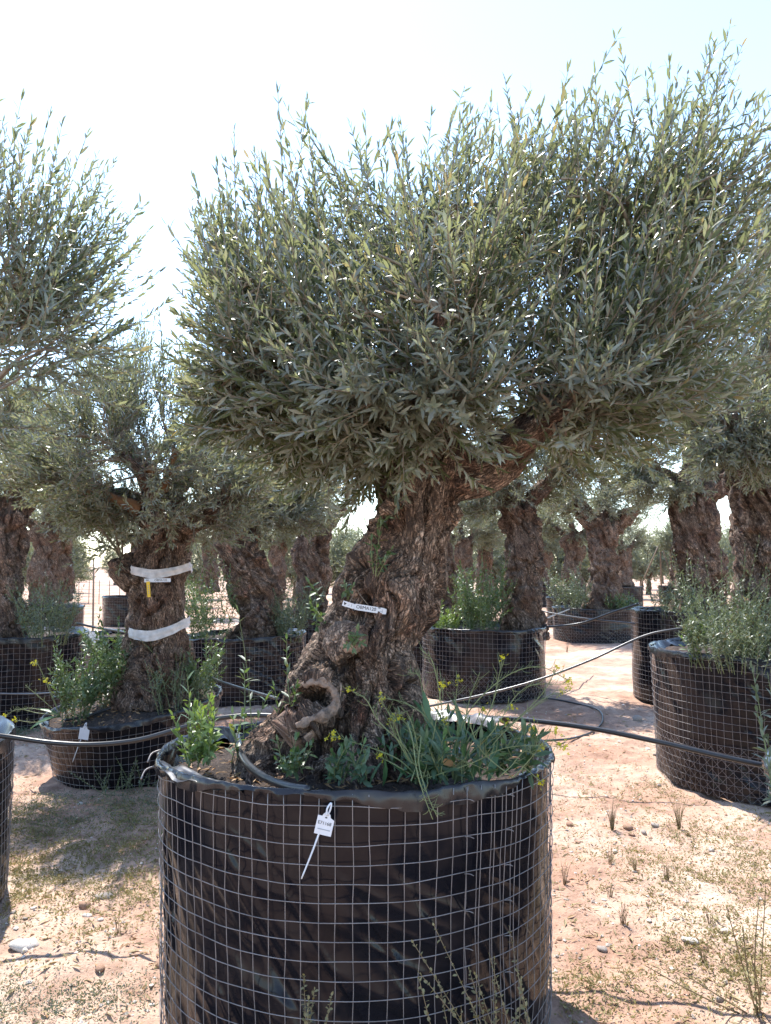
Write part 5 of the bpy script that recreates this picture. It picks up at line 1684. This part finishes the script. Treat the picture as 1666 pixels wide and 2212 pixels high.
for rows in ([(300, 1100, 17, -.16), (250, 1080, 13, -.24), (205, 1064, 11, -.3), (168, 1057, 9, -.34)], [(338, 1090, 17, -.14), (328, 1050, 14, -.26), (326, 1012, 12, -.36)], [(356, 1060, 9, -.3), (370, 1010, 8, -.4), (381, 972, 7, -.46)]):
    A = resample(stem_path(rows, DB), 24)
    v, f = tubes(A[None, :, :3], A[None, :, 3], 12)
    v = v + (0.010 * fbm(v * 16, 3, 4))[:, None] * nrm(v - np.repeat(A[:, :3], 12, 0))
    link('bare_limb', make_mesh('bare_limb', v, f, M_CUTWOOD), TRUNKS['band']['root'])
for key, n in (('main', 900), ('band', 500)):
    p_ = POTS[key]
    rl = np.random.default_rng(3)
    a = rl.uniform(0, 6.28, n)
    r_ = p_['R'] * 0.92 * np.sqrt(rl.random(n))
    X_, Y_ = p_['c'][0] + r_ * np.cos(a), p_['c'][1] + r_ * np.sin(a)
    O = np.array([[x, y, soil_z(key, x, y) + 0.012 + rl.uniform(0, .012)] for x, y in zip(X_, Y_)])
    b = rl.uniform(0, 6.28, n)
    A = nrm(np.column_stack([np.cos(b), np.sin(b), rl.normal(0, .25, n)]))
    Nn = nrm(rl.normal(0, .4, (n, 3)) + [0, 0, 1])
    Nn = nrm(Nn - A * (Nn * A).sum(1, keepdims=True))
    L = rl.uniform(.015, .055, n)
    v, f = leaf_geo(O, A, Nn, L, L * rl.uniform(.12, .3, n), False)
    o = link('leaf_litter', make_mesh('leaf_litter', v, f, M_DEADLEAF, False), p_['root'])
    o['kind'] = 'stuff'

# ------------------------------------------------------------------ stones, gravel, dry weeds
def rock_mesh(seed, mat, flat=0.55, sub=2):
    import bmesh
    bm = bmesh.new()
    bmesh.ops.create_icosphere(bm, subdivisions=sub, radius=1.0)
    v = np.array([x.co[:] for x in bm.verts])
    f = np.array([[x.index for x in fc.verts] for fc in bm.faces])
    bm.free()
    v = v * (1 + 0.34 * fbm(v * 1.1 + seed * 3.7, 3, seed))[:, None]
    for k in range(6):                       # flat broken sides
        n_ = nrm(np.random.default_rng(seed * 7 + k).normal(size=3))
        d = (v * n_).sum(1)
        v = v - n_[None] * np.clip(d - 0.62, 0, None)[:, None] * 0.8
    v = v * [1, 0.75, flat]
    return make_mesh('stone', v, f, mat, sub > 1)


ROCKS = {m: [rock_mesh(s + 10 * j, mm, fl) for s, fl in ((1, .5), (2, .7), (3, .35))] for j, (m, mm) in enumerate((('p', M_STONE_P), ('r', M_STONE_R), ('g', M_STONE_G)))}


def stone(x, y, wpx, kind, label, rot=0.0, shape=0, group=None):
    g = ground_pt(x, y)
    s = wpx / 2 * g[1] / FPX
    o = bpy.data.objects.new('stone', ROCKS[kind][shape])
    COL.objects.link(o)
    o.location = (g[0], g[1], gz(g[0], g[1]) + s * 0.14)
    o.rotation_euler = (0.05, 0.1, rot)
    o.scale = (s, s, s)
    return tag(o, label, 'stone', group)


stone(50, 2058, 66, 'p', 'largest white flat stone near the shadow line of the sagging pipe', 0.4, 0)
stone(1015 + 20, 1555 - 4, 22, 'r', 'round reddish stone beside the pipe behind the big planter', 0.2, 1)
stone(1379, 1557, 26, 'g', 'grey block stone beside the herb planter', 0.2, 1)
stone(352, 2100, 38, 'r', 'reddish stone touching the big planter foot', 0.3, 1)
stone(217, 2110, 24, 'r', 'small dark red stone alone on pale soil', 0.6, 1)
stone(230, 1950, 42, 'g', 'long grey slab stone under the dry weed patch', 0.1, 2)
stone(184, 1973, 32, 'r', 'brown stone beside two white pebbles', 0.9, 0)
stone(188, 1992, 24, 'p', 'white pebble just below the brown stone', 0.2, 0)
stone(1300, 2066, 30, 'g', 'dark stone in the small shade right of the big planter', 0.3, 0)
stone(1566, 2024, 28, 'p', 'white oval stone on the sunny soil near the twiggy weed', 0.4, 0)
stone(1492, 2064, 40, 'p', 'flat white stone on the dappled shade line', 0.2, 2)
stone(1522, 2078, 22, 'r', 'rounded brown stone at the end of the thin shadow line', 0.2, 1)
stone(1232, 1782, 20, 'r', 'reddish pebble near the big planter rim edge', 0.3, 1)
stone(1358, 1790, 26, 'r', 'tan stone in the middle of the sandy lane', 0.5, 1)
stone(1415, 1790, 24, 'g', 'dark clod stone in the middle of the lane', 0.1, 0)
stone(1202, 1926, 18, 'r', 'small red pebble close to the big planter flank', 0.1, 1)
rs = np.random.default_rng(91)
POTC = [(p['c'][0], p['c'][1], p['R'] + 0.03) for p in POTS.values()]


def free(x, y):
    return all((x - a) ** 2 + (y - b) ** 2 > r * r for a, b, r in POTC)


placed = 0
while placed < 60:
    x, y = rs.uniform(0, 1666), 1560 + (2205 - 1560) * rs.random() ** 0.8
    g = ground_pt(x, y)
    if not free(g[0], g[1]) or (380 < x < 1180):
        continue
    kd = rs.choice(['p', 'p', 'r', 'g'])
    stone(x, y, rs.uniform(8, 20) * (0.7 if y < 1750 else 1), kd, {'p': 'small pale pebble scattered on the bare soil', 'r': 'small reddish pebble scattered on the bare soil', 'g': 'small grey pebble scattered on the bare soil'}[kd], rs.uniform(0, 6.28), rs.integers(0, 3),
          {'p': 'scattered pale pebbles', 'r': 'scattered reddish pebbles', 'g': 'scattered grey pebbles'}[kd])
    placed += 1


def scatter(n, rng, ymin=1.9, ymax=9.0, xr=1.0, dens=None):
    out = []
    while len(out) < n:
        m = n * 3
        yy = ymin + (ymax - ymin) * rng.random(m) ** 1.5
        xx = (rng.random(m) * 2 - 1) * (0.62 * yy + 0.4) * xr
        ok = np.ones(m, bool)
        for a, b, r in POTC:
            ok &= (xx - a) ** 2 + (yy - b) ** 2 > r * r
        if dens is not None:
            ok &= rng.random(m) < dens(xx, yy)
        out += list(zip(xx[ok], yy[ok]))
    return np.array(out[:n])


# gravel: many tiny stones in one sheet
rg = np.random.default_rng(101)
oct_v = np.array([[1, 0, 0], [0, 1, 0], [-1, 0, 0], [0, -1, 0], [0, 0, .7], [0, 0, -.7]], float)
oct_f = np.array([[0, 1, 4], [1, 2, 4], [2, 3, 4], [3, 0, 4]])
for nm, mat, n, lab in (('gravel', M_STONE_P, 2600, 'tiny pale gravel strewn over the soil'), ('gravel', M_STONE_R, 4200, 'tiny reddish gravel strewn over the soil'), ('gravel', M_STONE_G, 2600, 'tiny grey gravel strewn over the soil')):
    XY = scatter(n, rg)
    s = rg.lognormal(math.log(0.0055), 0.45, n)
    a = rg.uniform(0, 6.28, n)
    J = oct_v[None] * rg.uniform(0.6, 1.25, (n, 6, 1)) * s[:, None, None]
    J = np.stack([J[..., 0] * np.cos(a)[:, None] - J[..., 1] * np.sin(a)[:, None], J[..., 0] * np.sin(a)[:, None] + J[..., 1] * np.cos(a)[:, None], J[..., 2]], -1)
    base = np.column_stack([XY, gh(XY[:, 0], XY[:, 1]) + s * 0.2])
    V = (J + base[:, None]).reshape(-1, 3)
    Fq = (np.arange(n)[:, None, None] * 6 + oct_f[None]).reshape(-1, 3)
    tag(link(nm, make_mesh(nm, V, Fq, mat, False)), lab, 'gravel', kind='stuff')


def litter(name, lab, n, mat, lo, hi, rng, dens=None, lift=0.004, ymax=9.0):
    XY = scatter(n, rng, dens=dens, ymax=ymax)
    O = np.column_stack([XY, gh(XY[:, 0], XY[:, 1]) + lift])
    a = rng.uniform(0, 6.28, n)
    A = nrm(np.column_stack([np.cos(a), np.sin(a), rng.normal(0.05, .18, n)]))
    Nn = nrm(np.array([0, 0, 1.0]) + rng.normal(0, .35, (n, 3)))
    Nn = nrm(Nn - A * (Nn * A).sum(1, keepdims=True))
    L = rng.uniform(lo, hi, n)
    v, f = leaf_geo(O, A, Nn, L, L * rng.uniform(0.12, 0.3, n), False)
    return tag(link(name, make_mesh(name, v, f, mat, False)), lab, 'litter', kind='stuff')


litter('leaf_litter', 'brown fallen leaves and twig bits on the soil', 6500, M_DEADLEAF, 0.012, 0.045, rg)
litter('straw_litter', 'bleached straw bits scattered on the soil', 4500, M_STRAW, 0.02, 0.07, rg)


def patch_density(blobs):
    def d(x, y):
        r = np.zeros_like(x)
        for px_, py_, sx, sy, w in blobs:
            g = ground_pt(px_, py_)
            r = np.maximum(r, w * np.exp(-((x - g[0]) / sx) ** 2 - ((y - g[1]) / sy) ** 2))
        nz = vnoise(np.column_stack([x * 4.5, y * 4.5, np.zeros_like(x)]), 71)
        return np.clip(r * (1 + 0.8 * nz), 0, 1)
    return d


def ground_cover(name, lab, n, mat, blobs, hgt, ll, rng, per=6):
    XY = scatter(n, rng, dens=patch_density(blobs))
    base = np.column_stack([XY, gh(XY[:, 0], XY[:, 1])])
    O = np.repeat(base, per, 0)
    m = len(O)
    a = rng.uniform(0, 6.28, m)
    A = nrm(np.column_stack([np.cos(a), np.sin(a), rng.uniform(0.1, 1.3, m)]))
    O = O + A * (rng.uniform(0.0, hgt, m) * np.repeat(rng.uniform(.4, 1.2, n), per))[:, None]
    Nn = nrm(rng.normal(size=(m, 3)) + [0, 0, .8])
    Nn = nrm(Nn - A * (Nn * A).sum(1, keepdims=True))
    L = rng.uniform(ll * .6, ll * 1.4, m)
    v, f = leaf_geo(O, A, Nn, L, L * rng.uniform(.25, .5, m), False)
    return tag(link(name, make_mesh(name, v, f, mat, False)), lab, 'weeds', kind='stuff')


ground_cover('dry_weeds', 'yellowing low weeds carpeting the soil beside the big planter', 3400, M_DRYWEED, [(150, 1850, .75, .75, 1), (310, 1880, .35, .5, .9), (60, 1810, .5, .5, .9), (250, 1790, .5, .4, .7)], 0.035, 0.015, rg)
ground_cover('dry_weeds', 'sparse dry weeds along the sandy lane', 3600, M_DRYWEED, [(1600, 1900, .6, .9, .8), (1320, 1730, .5, .9, .35), (1480, 1840, .6, .9, .4), (1300, 1440, .8, 1.4, .5), (1500, 1710, .7, .5, .6), (1640, 2100, .4, .35, .9), (1380, 2150, .6, .2, .6)], 0.035, 0.014, rg)
ground_cover('green_weeds', 'grey green creeping weeds in the shade of the low planter', 1900, M_GREYGREEN, [(270, 1730, .55, .45, 1), (330, 1700, .3, .5, 1), (200, 1770, .5, .3, .6), (40, 2180, .5, .12, .5), (170, 2170, .6, .14, .5)], 0.05, 0.011, rg)
ground_cover('green_weeds', 'thin green weeds between the farther planters', 1300, M_GREYGREEN, [(30, 1560, .6, .6, .9), (1210, 1400, .7, 1.0, .8), (1330, 1390, .8, 1.2, .5)], 0.05, 0.016, rg)


def tuft(x, y, h_px, n, label, seed, mat=M_STRAW, spread=0.35, group='dry grass tufts on the lane'):
    g = ground_pt(x, y)
    g[2] = gz(g[0], g[1])
    rng = np.random.default_rng(seed)
    H = h_px * g[1] / FPX
    mb = MB()
    for _ in range(n):
        a = rng.uniform(0, 6.28)
        hh = H * rng.uniform(.45, 1.05)
        d = np.array([math.cos(a), math.sin(a), 0]) * hh * spread * rng.uniform(.1, 1.1)
        s = g + np.array([math.cos(a), math.sin(a), 0]) * 0.012 * rng.random()
        mb.tube([s, s + d * .35 + [0, 0, hh * .6], s + d + [0, 0, hh]], [.0016, .0012, .0004], 6, 3)
        if rng.random() < .35:
            e_ = s + d + np.array([0, 0, hh])
            mb.tube([s + d * .35 + [0, 0, hh * .6], e_ + rng.normal(0, .02, 3)], [.0009, .0004], 4, 3)
    o = link('grass_tuft', mb.mesh('grass_tuft', mat), base=g)
    return tag(o, label, 'grass', group)


tuft(1322, 1795, 62, 26, 'brown dry tuft upright in the middle of the sandy lane', 501, M_DRYSTEM)
tuft(1466, 1790, 72, 24, 'straw coloured tuft right of the brown dry tuft', 502)
tuft(1318, 1870, 46, 12, 'thin tuft below the brown dry tuft with a green leaf', 503)
tuft(1218, 1916, 62, 8, 'forked dry blades close to the big planter flank', 504, M_DRYSTEM)
tuft(1440, 1910, 36, 18, 'low bushy dry tuft further down the lane', 505)
tuft(1372, 1892, 30, 14, 'tiny tuft left of the low bushy tuft', 506)
tuft(1318, 1950, 34, 12, 'small tuft alone on pale sand', 507)
tuft(1346, 2020, 40, 14, 'wiry tuft nearest the shade line', 508, M_DRYSTEM)
tuft(1535, 2010, 34, 10, 'dry twig tuft near the white oval stone', 509, M_DRYSTEM)
tuft(1520, 2105, 40, 14, 'sparse tuft at the dappled shade edge', 510)
tuft(255, 2030, 34, 8, 'lone dry sprig above the pipe shadow', 511, M_DRYSTEM, group='dry sprigs by the pipe shadow')
tuft(345, 2080, 70, 12, 'dry sprig leaning on the big planter', 512, M_DRYSTEM, group='dry sprigs by the pipe shadow')
tuft(1525, 1690, 40, 20, 'dry grass at the foot of the herb planter', 513)
tuft(1225, 1408, 22, 24, 'sunny grass beside the low lane planter', 514)

# twiggy weeds close to the camera
gp = ground_pt(1640, 2205)
plant('dry_weed', 'twiggy half dry weed at the lower corner of the frame', 'weed', gp, [(gp + [0, 0, 0], at(1562, 1955, 2.6)), (gp, at(1600, 1985, 2.55)), (gp, at(1650, 1990, 2.6)), (gp, at(1590, 2080, 2.5)), (gp, at(1500, 2120, 2.7)), (gp, at(1420, 2130, 2.75)), (gp, at(1655, 2080, 2.5))], M_DRYWEED, 0.022, 0.007, 521, 0.045, stem_mat=M_DRYSTEM, stem_r=0.0035, ang=(60, 40))
rows = []
rngw = np.random.default_rng(9)
pb_ = np.array([0.30, 2.14, 0.02])
for k in range(16):
    x = rngw.uniform(910, 1130)
    rows.append((pb_ + [rngw.uniform(-.15, .25), rngw.uniform(-.04, .02), 0], at(x + rngw.uniform(-10, 20), rngw.uniform(2085, 2200), 2.10)))
plant('dry_weed', 'small leaved pale weed climbing the wire of the big planter', 'weed', pb_, rows, M_DRYWEED, 0.016, 0.009, 522, 0.030, stem_mat=M_DRYSTEM, stem_r=0.0018, ang=(70, 50), bare=0.4)
rows = [(np.array([-0.22, 2.14, 0.02]), at(x, y, 2.10)) for x, y in ((668, 2150), (690, 2175), (640, 2170), (700, 2200))]
plant('dry_weed', 'tiny pale weed sprig below the hanging tag', 'weed', rows[0][0], rows, M_DRYWEED, 0.015, 0.009, 523, 0.028, stem_mat=M_DRYSTEM, stem_r=0.0016, ang=(70, 50), bare=0.7)
gp = ground_pt(265, 1712)
rows = []
for k in range(34):
    a = ground_pt(rngw.uniform(205, 330), rngw.uniform(1700, 1735))
    rows.append((a, a + np.array([rngw.normal(0, .1), rngw.normal(0, .08), rngw.uniform(.08, .26)])))
plant('creeping_weed', 'tangled small leaved weed against the low planter foot', 'weed', gp, rows, M_GREYGREEN, 0.02, 0.011, 524, 0.022, hi=False, stem_r=0.0018)

# ------------------------------------------------------------------ far odds and ends
def poles(name, label, cat, segs, r, mat):
    root = thing(name, segs[0][0], label, cat)
    for a, b in segs:
        mb = MB()
        mb.tube([a, b], [r, r * .8], 4, 6)
        link('pole', mb.mesh('pole', mat), root)
    return root


apex = at(1426, 1172, 34)
poles('pole_tripod', 'thin pole tripod standing far off at the lane end', 'tripod', [(ground_pt(1376, 1300) * [1, 0, 0] + [px_x(1374, 34), 34.5, 0] - [ground_pt(1376, 1300)[0], 0, 0], apex), (np.array([px_x(1428, 35), 35, 0]), apex), (np.array([px_x(1470, 33.5), 33.5, 0]), apex)], 0.035, M_WOODPOLE)
poles('stake', 'thin upright stake in the sunny clearing', 'stake', [(np.array([px_x(205, 15), 15, 0]), at(203, 1205, 15))], 0.022, M_WOODPOLE)
fence = thing('wire_fence', (px_x(240, 40), 40, 0), 'low post and wire fence across the far clearing', 'fence')
for x in range(150, 340, 22):
    X = px_x(x, 33)
    mb = MB()
    mb.tube([[X, 33, -0.05], [X, 33, 1.0]], .016, 3, 5)
    link('post', mb.mesh('post', M_WOODPOLE), fence)
for z in (0.3, 0.6, 0.9):
    mb = MB()
    mb.tube([[px_x(150, 33), 33, z], [px_x(326, 33), 33, z]], .008, 3, 4)
    link('wire', mb.mesh('wire', M_WIRE), fence)
